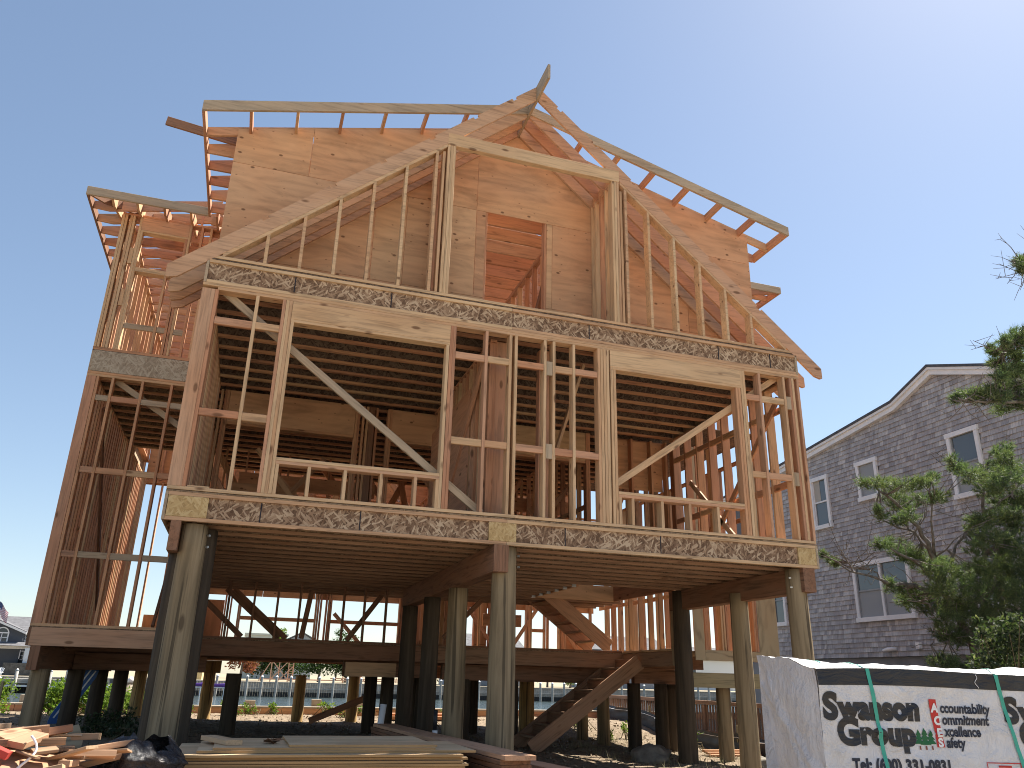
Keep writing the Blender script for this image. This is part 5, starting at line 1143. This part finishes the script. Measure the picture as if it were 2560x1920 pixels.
# weeds lit by the sun behind the left piles
wr = random.Random(17)
spots = [(-3.7, 11.6, .7), (-3.0, 12.4, .6), (-2.7, 11.9, .7), (-1.9, 12.2, .75), (-4.6, 12.0, .8), (-1.2, 12.1, .7), (-0.5, 12.5, .6), (-4.2, 10.4, .6), (-2.2, 13.4, .7), (-1.0, 13.5, .6), (-4.4, 8.6, .5)]
WEED_L = ['sunlit weeds left of the first pile', 'low sunlit weeds nearest the first left pile', 'sunlit weeds between the first and second left piles', 'tall sunlit weeds between the second and third left piles', 'sunlit weeds by the olive fence towards the water', 'sunlit weeds between the third and fourth left piles', 'small sunlit weeds behind the fourth left pile', 'sunlit weeds at the edge of the olive silt fence', 'weeds at the bulkhead left of the mooring pile', 'weeds at the bulkhead right of the mooring pile', 'small weed at the foot of the olive silt fence']
for i, (x, y, s_) in enumerate(spots):
    balls = [((x+wr.gauss(0, s_*.4), y+wr.gauss(0, s_*.4), gz(x, y)+0.12+wr.random()*s_*0.7), s_*0.42) for _ in range(5)]
    bush('weed_clump', balls, WEED_L[i], 'weeds', M_WEED, 40+i, 120, 0.085, grp='weeds behind the left piles')
for i, (x, y, s_) in enumerate([(-0.85, 4.7, .40), (-0.55, 4.4, .34)]):
    balls = [((x+wr.gauss(0, s_*.5), y+wr.gauss(0, s_*.5), gz(x, y)+0.05+wr.random()*s_*0.45), s_*0.4) for _ in range(6)]
    bush('weed_clump', balls, ['dark leafy weeds in the shade under the left wing', 'smaller shaded weeds right of the leafy ones under the left wing'][i], 'weeds', M_LEAF, 60+i, 150, 0.07)
for i, (x, y, s_, m_) in enumerate([(0.9, 13.3, .34, M_WEED), (1.35, 13.7, .22, M_WEED), (2.0, 13.6, .20, M_WEED), (3.3, 13.4, .26, M_WEED), (3.8, 13.0, .30, M_WEED), (4.2, 13.5, .26, M_WEED), (5.6, 13.4, .28, M_WEED), (6.6, 13.2, .25, M_WEED), (9.2, 10.6, .30, M_WEED), (9.9, 9.4, .26, M_WEED), (8.9, 8.4, .2, M_WEED), (10.1, 6.9, .3, M_WEED)]):
    balls = [((x+wr.gauss(0, s_*.4), y+wr.gauss(0, s_*.3), gz(x, y)+0.06+wr.random()*s_*0.9), s_*0.36) for _ in range(5)]
    lab = 'small green weed along the near bulkhead seen under the floor' if y > 12 else 'thin weed by the black silt fence at the right'
    bush('weed_clump', balls, lab, 'weeds', m_, 80+i, 90, 0.075, grp='weeds along the bulkhead' if y > 12 else 'weeds by the silt fence')
# tufts of grass in the shade at the right
g = Geo()
for _ in range(420):
    x, y = wr.uniform(6.8, 10.6), wr.uniform(2.2, 11.5); z = gz(x, y)
    for k in range(5):
        a = Vector((x+wr.gauss(0, .05), y+wr.gauss(0, .05), z-0.01)); e = a+Vector((wr.gauss(0, .05), wr.gauss(0, .05), wr.uniform(0.05, 0.17))); s_ = Vector((0.004, 0.003, 0)); g.add([a-s_, a+s_, e], [(0, 1, 2)])
tag(g.build('dry_grass', plain('dry_grass', (0.24, 0.22, 0.12), 0.9)), 'sparse dry grass under the right side of the house', 'grass', kind='stuff')

# ================================================================ water's edge and the far bank
def kids(t):
    inv = Matrix.Translation(-Vector(t.location))
    def f(o): o.parent = t; o.matrix_parent_inverse = inv; return o
    return f
# ---- near bulkhead
nb = empty('near_bulkhead', (4, 14.3, 0.5), 'low wooden bulkhead cap along the near edge of the canal', 'bulkhead'); K = kids(nb)
M_OLDW = lumber('old_dock_wood', [(0, (0.40, 0.35, 0.28)), (1, (0.33, 0.28, 0.22))], 0.3, 0.4, 0.3)
for i in range(-6, 9): K(bx('cap_plank', i*4.0, i*4.0+3.99, 14.22, 14.52, 0.775, 0.815, M_OLDW, None)); K(bx('wale', i*4.0, i*4.0+3.99, 14.24, 14.36, 0.55, 0.774, M_FIR, None))
g = Geo()
for i in range(-90, 120): g.box(i*0.25, i*0.25+0.246, 14.42, 14.46, -1.6, 0.774)
K(g.build('sheeting', M_OLDW))
nb.children[-1]['kind'] = 'stuff'
for x in (-8.0, -6.0, -4.0, -1.9, 0.2, 1.28, 3.0, 4.12, 4.3, 6.0, 7.4, 8.6, 10, 12, 14): K(bx('post', x, x+0.26, 14.56, 14.82, -1.5, 0.97+0.04*math.sin(x*3), M_OLDW, None))
# ---- far bulkhead with its mooring posts
FY = 101.0
fb = empty('far_bulkhead', (15, FY, -0.2), 'grey vertical board bulkhead with white capped posts across the water', 'bulkhead'); K = kids(fb)
M_FBW = lumber('silvered_boards', [(0, (0.40, 0.39, 0.37)), (1, (0.34, 0.33, 0.31))], 0.4, 0.3, 0.0)
M_WETW = plain('wet_timber', (0.03, 0.03, 0.03), 0.5, 0.3); M_CAPW = plain('white_post_cap', (0.8, 0.8, 0.8), 0.5)
g = Geo(); fr = random.Random(6)
x = -34.0
while x < 90:
    wd = 0.30; g.box(x, x+wd-0.015, FY, FY+0.05+fr.uniform(0, 0.03), -0.45, 0.62); g.box(x, x+wd-0.01, FY+0.02, FY+0.09, -1.4, -0.451, 1); x += wd
o = K(g.build('sheeting', [M_FBW, M_WETW])); o['kind'] = 'stuff'
for i in range(-9, 23): K(bx('cap_board', i*4.0, i*4.0+3.98, FY-0.12, FY+0.3, 0.62, 0.72, M_FBW, None)); K(bx('wale', i*4.0, i*4.0+3.98, FY-0.55, FY-0.42, -0.10, 0.03, M_FBW, None))
px = 4.1-1.75*3
pgeo = tube_geo([(0, 0, -1.5), (0, 0, 1.28)], [0.17, 0.15], 10); cgeo = tube_geo([(0, 0, 1.281), (0, 0, 1.33), (0, 0, 1.50)], [0.19, 0.18, 0.03], 10)
pm = mesh('post', *pgeo, M_FBW); cm = mesh('post_cap', *cgeo, M_CAPW, pm); pm.location = (px, FY-0.75, 0); K(pm)
n_ = 1
while px < 70:
    px += 1.75; q = pm.copy(); COL.objects.link(q); q.location = (px, FY-0.75, 0); K(q); c2 = cm.copy(); COL.objects.link(c2); c2.parent = q; n_ += 1
# ---- dock and chairs before the grey house
dk = empty('far_dock', (-22, FY-1.5, 0.0), 'low timber dock with rail posts in front of the dark grey house', 'dock'); K = kids(dk)
for i in range(22): K(bx('deck_plank', -34+i*0.9, -34+i*0.9+0.88, FY-3.2, FY-0.15, 0.42, 0.50, M_FBW, None))
K(bx('fascia', -34, -14.2, FY-3.26, FY-3.21, 0.02, 0.41, M_FBW, None)); K(bx('lower_beam', -34, -14.2, FY-3.24, FY-3.05, -0.35, -0.15, M_CAPW, None))
for x in (-33.0, -31.2, -29.4, -27.6, -25.8, -24.1, -22.3, -20.7, -18.9, -17.2, -15.4):
    p = K(tube('post', [(x, FY-3.5, -1.5), (x, FY-3.5, 1.35)], [0.19, 0.17], M_FBW, None, 10)); c2 = tube('post_cap', [(x, FY-3.5, 1.351), (x, FY-3.5, 1.56)], [0.2, 0.03], M_CAPW, None, 10); c2.parent = p; c2.matrix_parent_inverse = p.matrix_world.inverted()
def adirondack(x, y, z, rz, lab):
    t = empty('garden_chair', (x, y, z), lab, 'chair', 'white garden chairs on the far dock'); t.rotation_euler = (0, 0, rz)
    for k in range(5): board('back_slat', (-0.26+0.13*k, 0.30, 0.36), (-0.32+0.16*k, 0.58, 1.16-0.05*abs(k-2)), 0.10, 0.02, M_CAPW, t, (0, -1, 0.3))
    for k in range(4): board('seat_slat', (-0.28, -0.26+0.15*k, 0.42-0.03*k), (0.28, -0.26+0.15*k, 0.42-0.03*k), 0.12, 0.02, M_CAPW, t)
    for s_ in (-1, 1):
        board('arm', (s_*0.36, -0.36, 0.60), (s_*0.36, 0.42, 0.60), 0.12, 0.025, M_CAPW, t); board('front_leg', (s_*0.33, -0.32, 0), (s_*0.33, -0.32, 0.585), 0.03, 0.10, M_CAPW, t, (0, 1, 0)); board('rear_leg', (s_*0.31, -0.40, 0.34), (s_*0.31, 0.55, 0.0), 0.03, 0.11, M_CAPW, t)
    return t
adirondack(-26.0, FY-1.6, 0.50, 0.4, 'white slatted garden chair nearest the flower tub on the far dock'); adirondack(-24.6, FY-1.8, 0.50, -0.3, 'white slatted garden chair right of the first on the far dock'); adirondack(-16.9, FY-1.6, 0.50, 0.1, 'white slatted garden chair at the right end of the far dock')
ft = empty('flower_tub', (-27.6, FY-2.4, 0.50), 'tub of pink and red flowers on the far dock', 'planter'); tube('tub', [(0, 0, 0), (0, 0, 0.45)], [0.28, 0.36], M_FBW, ft, 14)
g = []; leaves(g, (0, 0, 0.75), 0.5, 260, 0.16, fr, 0.7); o = fast_mesh('blossom', np.concatenate(g), 4, leaf_mat('blossom', [(0, (0.05, 0.10, 0.03)), (0.5, (0.30, 0.06, 0.10)), (1, (0.55, 0.2, 0.15))]), ft); o['kind'] = 'stuff'
# ---- far houses
M_SID = plain('dark_grey_siding', (0.085, 0.09, 0.105), 0.8, 0.2, 0.1, 1.0); M_SID2 = plain('pale_siding', (0.50, 0.52, 0.47), 0.8); M_SID3 = plain('blue_grey_siding', (0.33, 0.37, 0.42), 0.8); M_SHGL = plain('grey_roof_shingle', (0.14, 0.14, 0.15), 0.9, 0.2, 0.3, 2.0); M_DKGL = plain('dark_pane', (0.05, 0.06, 0.07), 0.15, 0.5)
def far_window(t, K, x0, x1, z0, z1, y, arch=False):
    p = K(bx('window', x0, x1, y-0.05, y+0.05, z0, z1, M_DKGL, None, j=0)); inv = (p.matrix_parent_inverse @ p.matrix_basis).inverted(); off = Matrix.Translation(Vector(t.location))
    def S(o): o.parent = p; o.matrix_parent_inverse = p.matrix_basis.inverted(); return o
    f = 0.14
    for a in ((x0-f, x0, z0-f, z1+f), (x1, x1+f, z0-f, z1+f), (x0, x1, z0-f, z0), (x0, x1, z1, z1+f), ((x0+x1)/2-.04, (x0+x1)/2+.04, z0, z1), (x0, x1, (z0+z1)/2-.04, (z0+z1)/2+.04)): S(bx('frame', a[0], a[1], y-0.10, y+0.02, a[2], a[3], M_TRIM, None, j=0))
    if arch:
        n = 12; c = (x0+x1)/2; r_ = (x1-x0)/2
        S(prism('arch', [(c+(r_+f)*math.cos(math.pi*k/n), z1+(r_+f)*math.sin(math.pi*k/n)) for k in range(n+1)], y-0.09, y, M_TRIM, None))
        S(prism('arch_pane', [(c+r_*math.cos(math.pi*k/n), z1+0.05+(r_-0.05)*math.sin(math.pi*k/n)) for k in range(n+1)], y-0.095, y-0.089, M_DKGL, None))
gh = empty('grey_waterfront_house', (-30, 116, 0.7), 'dark grey waterfront house with an arched white window beyond the dock', 'house'); K = kids(gh)
K(bx('wall', -40, -24.6, 114.0, 124, 0.7, 5.9, M_SID, None, j=0)); K(prism('front_gable', [(-33.5, 0.71), (-25.9, 0.71), (-25.9, 5.95), (-29.6, 7.35), (-33.5, 5.95)], 113.0, 114.0, M_SID, None))
K(prism('roof', [(113.4, 5.9), (119, 8.0), (124.6, 5.9), (124.6, 6.05), (119, 8.2), (113.4, 6.05)], -40.4, -24.3, M_SHGL, None, 'x'))
K(prism('gable_roof', [(-33.9, 5.8), (-29.6, 7.45), (-25.5, 5.85), (-25.5, 6.05), (-29.6, 7.68), (-33.9, 6.0)], 112.6, 118.0, M_SHGL, None)); K(prism('gable_trim', [(-33.9, 5.7), (-29.6, 7.30), (-25.5, 5.70), (-25.5, 5.95), (-29.6, 7.55), (-33.9, 5.95)], 112.5, 112.6, M_TRIM, None))
K(bx('belly_band', -34, -24.4, 112.9, 113.0, 3.9, 4.25, M_TRIM, None, j=0)); K(prism('porch_roof', [(112.9, 4.26), (112.9, 4.75), (111.2, 4.26)], -34, -24.4, M_SHGL, None, 'x'))
far_window(gh, K, -29.0, -27.7, 4.75, 5.75, 112.98, True); far_window(gh, K, -26.3, -25.3, 5.0, 5.65, 113.9); far_window(gh, K, -26.6, -25.6, 2.7, 3.6, 113.9); far_window(gh, K, -29.6, -28.4, 2.6, 3.7, 112.98)
K(bx('bay', -25.0, -23.6, 111.4, 114.0, 2.2, 4.0, plain('pale_blue_siding', (0.50, 0.55, 0.62), 0.8), None, j=0)); K(bx('stone_base', -27, -22.0, 111.0, 114, 0.7, 2.2, plain('dark_stone', (0.10, 0.10, 0.10), 0.9, 0.2, 0.4, 3), None, j=0))
def far_house(name, x0, x1, y, zt, rise, mat, lab, wins=(), ridge='x', base=0.7):
    t = empty(name, ((x0+x1)/2, y+5, base), lab, 'house'); K = kids(t)
    K(bx('wall', x0, x1, y, y+10, base, zt, mat, None, j=0))
    if rise:
        if ridge == 'x': K(prism('roof', [(y-0.5, zt-0.1), (y+5, zt+rise), (y+10.5, zt-0.1), (y+10.5, zt+0.1), (y+5, zt+rise+0.25), (y-0.5, zt+0.1)], x0-0.5, x1+0.5, M_SHGL, None, 'x'))
        else:
            c = (x0+x1)/2; K(prism('roof', [(x0-.5, zt-.1), (c, zt+rise), (x1+.5, zt-.1), (x1+.5, zt+.12), (c, zt+rise+.25), (x0-.5, zt+.12)], y-0.5, y+10.5, M_SHGL, None)); K(prism('gable', [(x0, zt), (x1, zt), (c, zt+rise)], y-0.02, y, mat, None))
    else: K(bx('parapet', x0-0.2, x1+0.2, y-0.2, y+10.2, zt, zt+0.35, M_SID2, None, j=0))
    for a in wins: far_window(t, K, *a, y-0.02)
    return t
far_house('flat_roofed_house', 1.8, 9.6, 160, 8.7, 0, M_SID2, 'pale flat roofed house seen through the left low studs', ((3.0, 4.4, 5.6, 7.0), (6.4, 7.8, 5.6, 7.0)))
far_house('gabled_house', 9.9, 14.6, 158, 8.0, 1.3, M_SID3, 'blue grey gabled house right of the flat roofed one', ((11.4, 12.8, 5.6, 7.0),), 'y')
far_house('yellow_house', -7.6, -3.4, 112, 5.4, 1.5, plain('yellow_siding', (0.55, 0.43, 0.22), 0.8), 'small yellow house at the left of the far building site', ((-6.6, -5.6, 2.4, 3.6),), 'y')
far_house('deck_house', 33, 44, 118, 6.4, 2.0, M_SID3, 'grey house with a white railed deck beyond the stairs', ((35, 36.4, 3.9, 5.2), (38.5, 40, 3.9, 5.2)))
far_house('shingled_far_house', 58, 72, 122, 6.8, 2.4, plain('weathered_siding', (0.24, 0.25, 0.27), 0.8), 'broad weathered house beyond the railing at the right', ((60, 61.6, 3.8, 5.4), (66, 67.6, 3.8, 5.4)))
far_house('white_far_house', 78, 90, 128, 6.0, 2.2, plain('white_siding', (0.62, 0.64, 0.65), 0.8), 'whitish house farthest right across the canal', ((80, 81.4, 3.6, 5.0),))
wd = empty('white_deck', (38, 110, 0.7), 'raised white railed deck with steps before the grey far house', 'deck'); K = kids(wd)
K(bx('platform', 33, 42, 108, 116, 2.1, 2.3, M_FBW, None, j=0))
for k in range(24): K(bx('baluster', 33+k*0.385, 33.06+k*0.385, 108.0, 108.06, 2.31, 3.2, M_CAPW, None, j=0))
K(bx('rail', 33, 42, 107.96, 108.1, 3.21, 3.3, M_CAPW, None, j=0))
for x in (33.2, 36, 39, 41.8): K(bx('post', x-.1, x+.1, 108.1, 108.3, 0.7, 2.09, M_FBW, None, j=0))
for k in range(7): K(bx('step', 30.6+k*0.34, 31.0+k*0.34, 108.2, 110, 0.72+0.2*k, 0.80+0.2*k, M_CAPW, None, j=0))
# ---- timber frame going up on the far bank
ff = empty('far_timber_frame', (14, 107, 0.7), 'half built pale timber frame with braced posts across the canal', 'timber frame'); K = kids(ff)
M_FRM = plain('raw_far_timber', (0.55, 0.33, 0.22), 0.8)
for x in (5.2, 6.2, 7.4, 8.0, 14.6, 16.2, 16.9, 20.1, 22.6): K(bx('post', x, x+0.14, 106, 106.14, 0.7, 3.5, M_FRM, None, j=0))
for z, a, b in ((3.42, 5.0, 23.0), (3.1, 14.0, 23.0), (0.95, 4.0, 23.0), (1.2, 13, 23.0)): K(bx('rail', a, b, 105.9, 105.98, z, z+0.14, M_FRM, None, j=0))
for a, b in (((3.8, .8), (5.2, 3.3)), ((5.3, 1.0), (7.4, 3.3)), ((7.4, 1.0), (5.3, 3.3)), ((6.2, .8), (8.0, 2.6)), ((16.0, 3.2), (17.6, .9)), ((22.4, 3.2), (21.8, .9))): K(board('brace', (a[0], 105.86, a[1]), (b[0], 105.86, b[1]), 0.05, 0.12, M_FRM, None))
for k in range(9): K(board('ladder_rung', (7.55, 105.8, 0.9+0.28*k), (7.95, 105.8, 0.9+0.28*k), 0.05, 0.05, M_FRM, None))
# ---- trees and hedge on the far bank
def far_tree(x, y, h, rad, lab, seed, mat=None):
    r_ = random.Random(seed); t = empty('far_tree', (x, y, 0.7), lab, 'tree', 'trees along the far bank')
    tube('trunk', [(0, 0, -0.2), (r_.gauss(0, .2), 0, h*0.5), (r_.gauss(0, .3), 0, h*0.8)], [0.2, 0.14, 0.05], M_BARK, t, 8)
    g = []
    for k in range(13): 
        c = (r_.gauss(0, rad*.5), r_.gauss(0, rad*.4), h*r_.uniform(0.30, 0.95)); leaves(g, c, rad*r_.uniform(.35, .55), 170, 0.40, r_, 0.8)
    o = fast_mesh('crown', np.concatenate(g), 4, mat or M_FARL, t); o['kind'] = 'stuff'; return t
for i, (x, y, h, rad, lab) in enumerate(((1.5, 112, 4.6, 2.2, 'reddish leaved tree left of the far timber frame'), (4.5, 118, 4.4, 2.6, 'dark round tree behind the braced corner of the far frame'), (8.5, 119, 4.8, 2.8, 'dark dense tree behind the ladder of the far frame'), (12.5, 118, 4.2, 2.8, 'dark tree behind the middle of the far frame'), (16.5, 119, 4.6, 2.8, 'dark broad tree behind the double rail of the far frame'), (20.5, 118, 4.4, 2.7, 'dark tree behind the right end of the far frame'), (25, 116, 4.0, 2.4, 'green tree past the right end of the far frame'), (29, 114, 4.2, 2.4, 'green tree left of the white deck'), (18.5, 150, 8.9, 3.0, 'flat topped far tree against the sky between the low studs'), (7.2, 150, 8.8, 1.8, 'yellowish tree before the flat roofed house'), (50, 112, 3.8, 2.6, 'yellow green reedy tree beyond the railing'), (47, 114, 3.2, 2.0, 'low bush beside the reedy tree across the canal'), (-9.5, 114, 3.6, 1.8, 'bush left of the yellow house'), (-34, 111, 3.0, 1.8, 'leafy bush at the corner of the grey waterfront house'))):
    far_tree(x, y, h, rad, lab, 100+i, M_WEED if 'yellow' in lab or 'leafy' in lab else (leaf_mat('red_leaf', [(0, (0.10, 0.05, 0.03)), (1, (0.30, 0.10, 0.07))]) if 'reddish' in lab else None))
# ---- flag
fl = empty('flag_on_pole', (-21.45, 80, 0.7), 'striped flag with a blue star field on a white pole at the far left', 'flag'); K = kids(fl)
K(tube('pole', [(-21.45, 80, -1.2), (-21.45, 80, 7.75)], [0.06, 0.035], M_CAPW, None, 8)); K(tube('finial', [(-21.45, 80, 7.75), (-21.45, 80, 7.80), (-21.45, 80, 7.86)], [0.03, 0.07, 0.03], M_CAPW, None, 8))
M_FR = plain('flag_red', (0.42, 0.03, 0.05), 0.8); M_FW = plain('flag_white', (0.75, 0.74, 0.74), 0.8); M_FB = plain('flag_blue', (0.03, 0.05, 0.16), 0.8)
def flag_pt(u, v_, off=0.0): return Vector((-21.40+1.75*u*0.62, 80-off+0.10*math.sin(7*u)+0.05*math.sin(3*v_+4*u), 7.55-0.95*v_-1.05*u**1.2+0.06*math.sin(6*u)))
for k in range(13): K(grid('stripe', lambda u, q: flag_pt(u, q), np.linspace(0, 1, 22), np.linspace(k/13, (k+1)/13, 3), M_FR if k % 2 == 0 else M_FW, None))
K(grid('star_field', lambda u, q: flag_pt(u, q, 0.012), np.linspace(0, 0.42, 12), np.linspace(0, 7/13, 8), M_FB, None))
for r_ in range(5):
    for c in range(6):
        p = flag_pt(0.035+0.07*c, 0.05+0.105*r_, 0.02); a = [(p.x+0.022*math.cos(math.pi/2+k*2*math.pi/10)*(1 if k % 2 == 0 else 0.42), p.z+0.022*math.sin(math.pi/2+k*2*math.pi/10)*(1 if k % 2 == 0 else 0.42)) for k in range(10)]
        K(mesh('star', [(x_, p.y, z_) for x_, z_ in a], [tuple(range(10))], M_FW))
# ---- boats
def hull(name, loc, L, wd, h, mat, lab, cat, rz=0.0, grp=None):
    v, f = [], []; n = 14; m = 8
    for i in range(n+1):
        t = i/n; wv = wd*math.sin(math.pi*min(1, t*0.97+0.03))**0.6 if t < 0.5 else wd*math.cos((t-0.5)*math.pi)**0.6 if t < 1 else 0.001
        wv = max(wv, 0.01); sh = h*(0.85+0.35*abs(2*t-1)**2)
        for k in range(m+1):
            a = math.pi*k/m; v.append((L*(t-0.5), -wv*math.cos(a), sh-sh*math.sin(a)**0.8))
    for i in range(n):
        for k in range(m): f.append((i*(m+1)+k, i*(m+1)+k+1, (i+1)*(m+1)+k+1, (i+1)*(m+1)+k))
    f += [tuple([i*(m+1), (i+1)*(m+1), (i+1)*(m+1)+m, i*(m+1)+m]) for i in range(n)]
    t = empty(name, loc, lab, cat, grp); t.rotation_euler = (0, 0, rz); mesh('hull', v, f, mat, t, True); return t
M_BOATW = plain('white_gelcoat', (0.72, 0.73, 0.74), 0.3, 0.5); M_PURP = plain('purple_plastic', (0.13, 0.05, 0.30), 0.4, 0.4)
b = hull('motor_boat', (-12.2, 97.5, -1.05), 5.2, 1.0, 1.25, M_BOATW, 'white motor boat moored at the far dock behind the left piles', 'boat'); bx('windscreen', -0.4, 0.6, -0.7, 0.7, 1.26, 1.75, M_DKGL, b); bx('outboard', -2.9, -2.55, -0.2, 0.2, 0.6, 1.5, M_BLK, b)
for i, (x, z) in enumerate(((-3.6, 0.05), (-1.2, 0.02))):
    k_ = hull('kayak', (x, FY-1.6, z), 3.4, 0.34, 0.42, M_PURP, ['purple kayak on the far dock rack, left one', 'purple kayak on the far dock rack, right one'][i], 'kayak', 0.05); mesh('cockpit', [(-0.5, -0.2, 0.44), (0.5, -0.2, 0.44), (0.6, 0, 0.46), (0.5, 0.2, 0.44), (-0.5, 0.2, 0.44), (-0.6, 0, 0.46)], [(0, 1, 2, 3, 4, 5)], M_BLK, k_)
kr = empty('kayak_rack', (-2.4, FY-1.6, -0.2), 'white pipe rack under the purple kayaks', 'rack'); K = kids(kr)
for x in (-4.4, -2.9, -1.9, -0.2): K(bx('upright', x-.05, x+.05, FY-1.9, FY-1.3, -1.3, 0.02, M_CAPW, None, j=0))
K(bx('crossbar', -4.6, 0.0, FY-1.65, FY-1.55, -0.1, 0.0, M_CAPW, None, j=0))
# ---- mooring pile, leaning blue board, silt fences and the railing on this side
_o = tube('mooring_pile', [(-1.95, 16.2, -1.6), (-1.75, 16.2, 1.30)], [0.15, 0.13], M_OLDW, None, 12); tag(_o, 'grey mooring pile with a white cap in the water behind the left piles', 'mooring pile')
_c = tube('cap', [(-1.75, 16.2, 1.301), (-1.75, 16.2, 1.46)], [0.15, 0.02], M_CAPW, _o, 12)
bb = empty('paddle_board', (-1.82, 6.55, gz(-1.8, 6.5)), 'blue board with pale stripes leaning behind the left piles', 'board'); K = kids(bb)
M_BLUE = plain('blue_board', (0.02, 0.10, 0.32), 0.35, 0.4)
_a, _b = Vector((-1.82, 6.55, 0.68)), Vector((-1.28, 6.75, 1.70)); _d = (_b-_a).normalized(); _s = _d.cross(Vector((0.25, -1, 0.1))).normalized(); _n = _s.cross(_d)
def slab_pts(w_, off, t0=0.0, t1=1.0, n=12):
    L_ = (_b-_a).length; out = []
    for k in range(n+1):
        t = t0+(t1-t0)*k/n; out.append((t, w_*min(1.0, 2.6*math.sqrt(max(0.0, t*(1-t)))+0.02)))
    return [_a+_d*L_*t+_s*q+_n*off for t, q in out]+[_a+_d*L_*t-_s*q+_n*off for t, q in reversed(out)]
_v = slab_pts(0.105, 0.03)+slab_pts(0.105, -0.03); _m = len(_v)//2
K(mesh('deck', _v, [tuple(range(_m)), tuple(range(2*_m-1, _m-1, -1))]+[(i, i+_m, (i+1) % _m+_m, (i+1) % _m) for i in range(_m)], M_BLUE))
for q in (-0.04, 0.035): K(mesh('stripe', [p+_s*q for sgn in (1, -1) for p in slab_pts(0.012, sgn*0.033, 0.15, 0.9)], [tuple(range(_m)), tuple(range(_m, 2*_m))], M_BOATW))
def silt(name, pts, h, mat, lab, sag=0.05):
    t = empty(name, (*pts[0], gz(*pts[0])), lab, 'silt fence'); K = kids(t); pp = []
    for a, b in zip(pts, pts[1:]):
        for k in range(10): q = k/10; pp.append((a[0]+(b[0]-a[0])*q, a[1]+(b[1]-a[1])*q, q))
    pp.append((*pts[-1], 0.0)); v, f = [], []; rows = 7
    for i, (x, y, q) in enumerate(pp):
        for k in range(rows): v.append((x+0.03*noise.noise((i*.7, k*.6, 1))*k, y+0.05*noise.noise((i*.5, k*.8, 3)), gz(x, y)-0.03+(h-sag*math.sin(math.pi*q))*k/(rows-1)))
    for i in range(len(pp)-1):
        for k in range(rows-1): f.append((i*rows+k, (i+1)*rows+k, (i+1)*rows+k+1, i*rows+k+1))
    K(mesh('fabric', v, f, mat, None, True)); 
    K(tube('rope', [(v[i*rows+rows-2][0]-0.02, v[i*rows+rows-2][1]-0.02, v[i*rows+rows-2][2]) for i in range(len(pp))], 0.007, M_FW, None, 5))
    for p in pts: K(bx('stake', p[0]+.04, p[0]+.08, p[1]+.04, p[1]+.08, gz(*p)-0.2, gz(*p)+h+0.12, M_TREAT, None))
    return t
M_FAB = plain('black_silt_fabric', (0.035, 0.035, 0.042), 0.55, 0.3, 0.2, 3, 0.3); M_FABG = plain('olive_silt_fabric', (0.13, 0.125, 0.075), 0.6, 0.3, 0.2, 3, 0.3)
silt('silt_fence', [(11.35, 17.0), (11.35, 14.2), (11.3, 11.1), (11.05, 8.4), (10.75, 6.2), (10.6, 4.2)], 0.42, M_FAB, 'black silt fence fabric along the right side of the lot')
silt('silt_fence', [(-4.4, 2.5), (-3.0, 4.4), (-2.6, 6.2)], 0.50, M_FABG, 'sagging olive silt fence fabric with rope at the far left')
rl = empty('wooden_railing', (11.8, 10, gz(11.8, 10)), 'weathered wooden railing with close balusters behind the black silt fence', 'railing'); K = kids(rl)
M_RAIL = lumber('railing_wood', [(0, (0.36, 0.22, 0.15)), (1, (0.30, 0.19, 0.13))], 0.3, 0.2, 0.3)
def rx(y): return 11.75+0.02*(y-10)
y = 5.0
while y < 17: K(bx('baluster', rx(y)-0.018, rx(y)+0.018, y, y+0.036, 0.60, 1.16, M_RAIL, None)); y += 0.125
for a in np.arange(5.0, 17.0, 2.0):
    K(board('top_rail', (rx(a), a, 1.21), (rx(a+1.99), a+1.99, 1.21), 0.10, 0.09, M_RAIL, None)); K(board('bottom_rail', (rx(a), a, 0.58), (rx(a+1.99), a+1.99, 0.58), 0.04, 0.05, M_RAIL, None)); K(bx('post', rx(a)-.05, rx(a)+.05, a-.05, a+.05, 0.3, 1.16, M_RAIL, None))
K(bx('tall_post', 11.45, 11.55, 15.2, 15.3, 0.3, 1.9, M_RAIL, None))
for i in range(3): _o = tag(bx('lumber_length', 9.6, 11.0, 5.3+0.12*i, 5.4+0.12*i, gz(10, 5.4)+0.01+0.03*i, gz(10, 5.4)+0.05+0.03*i, M_FIR, None), ['lowest', 'middle', 'uppermost'][i]+' of three loose boards on the ground before the silt fence', 'board', 'boards by the silt fence')
for i in range(4): _o = tag(bx('lumber_length', 4.6, 6.6, 11.7+0.16*i, 11.84+0.16*i, 0.64+0.001*i, 0.72+0.05*(i % 2), M_FIR, None), 'timber lying in the sun behind the piles, '+['nearest', 'second nearest', 'third', 'farthest'][i]+' of four', 'timber', 'timbers lying behind the house')
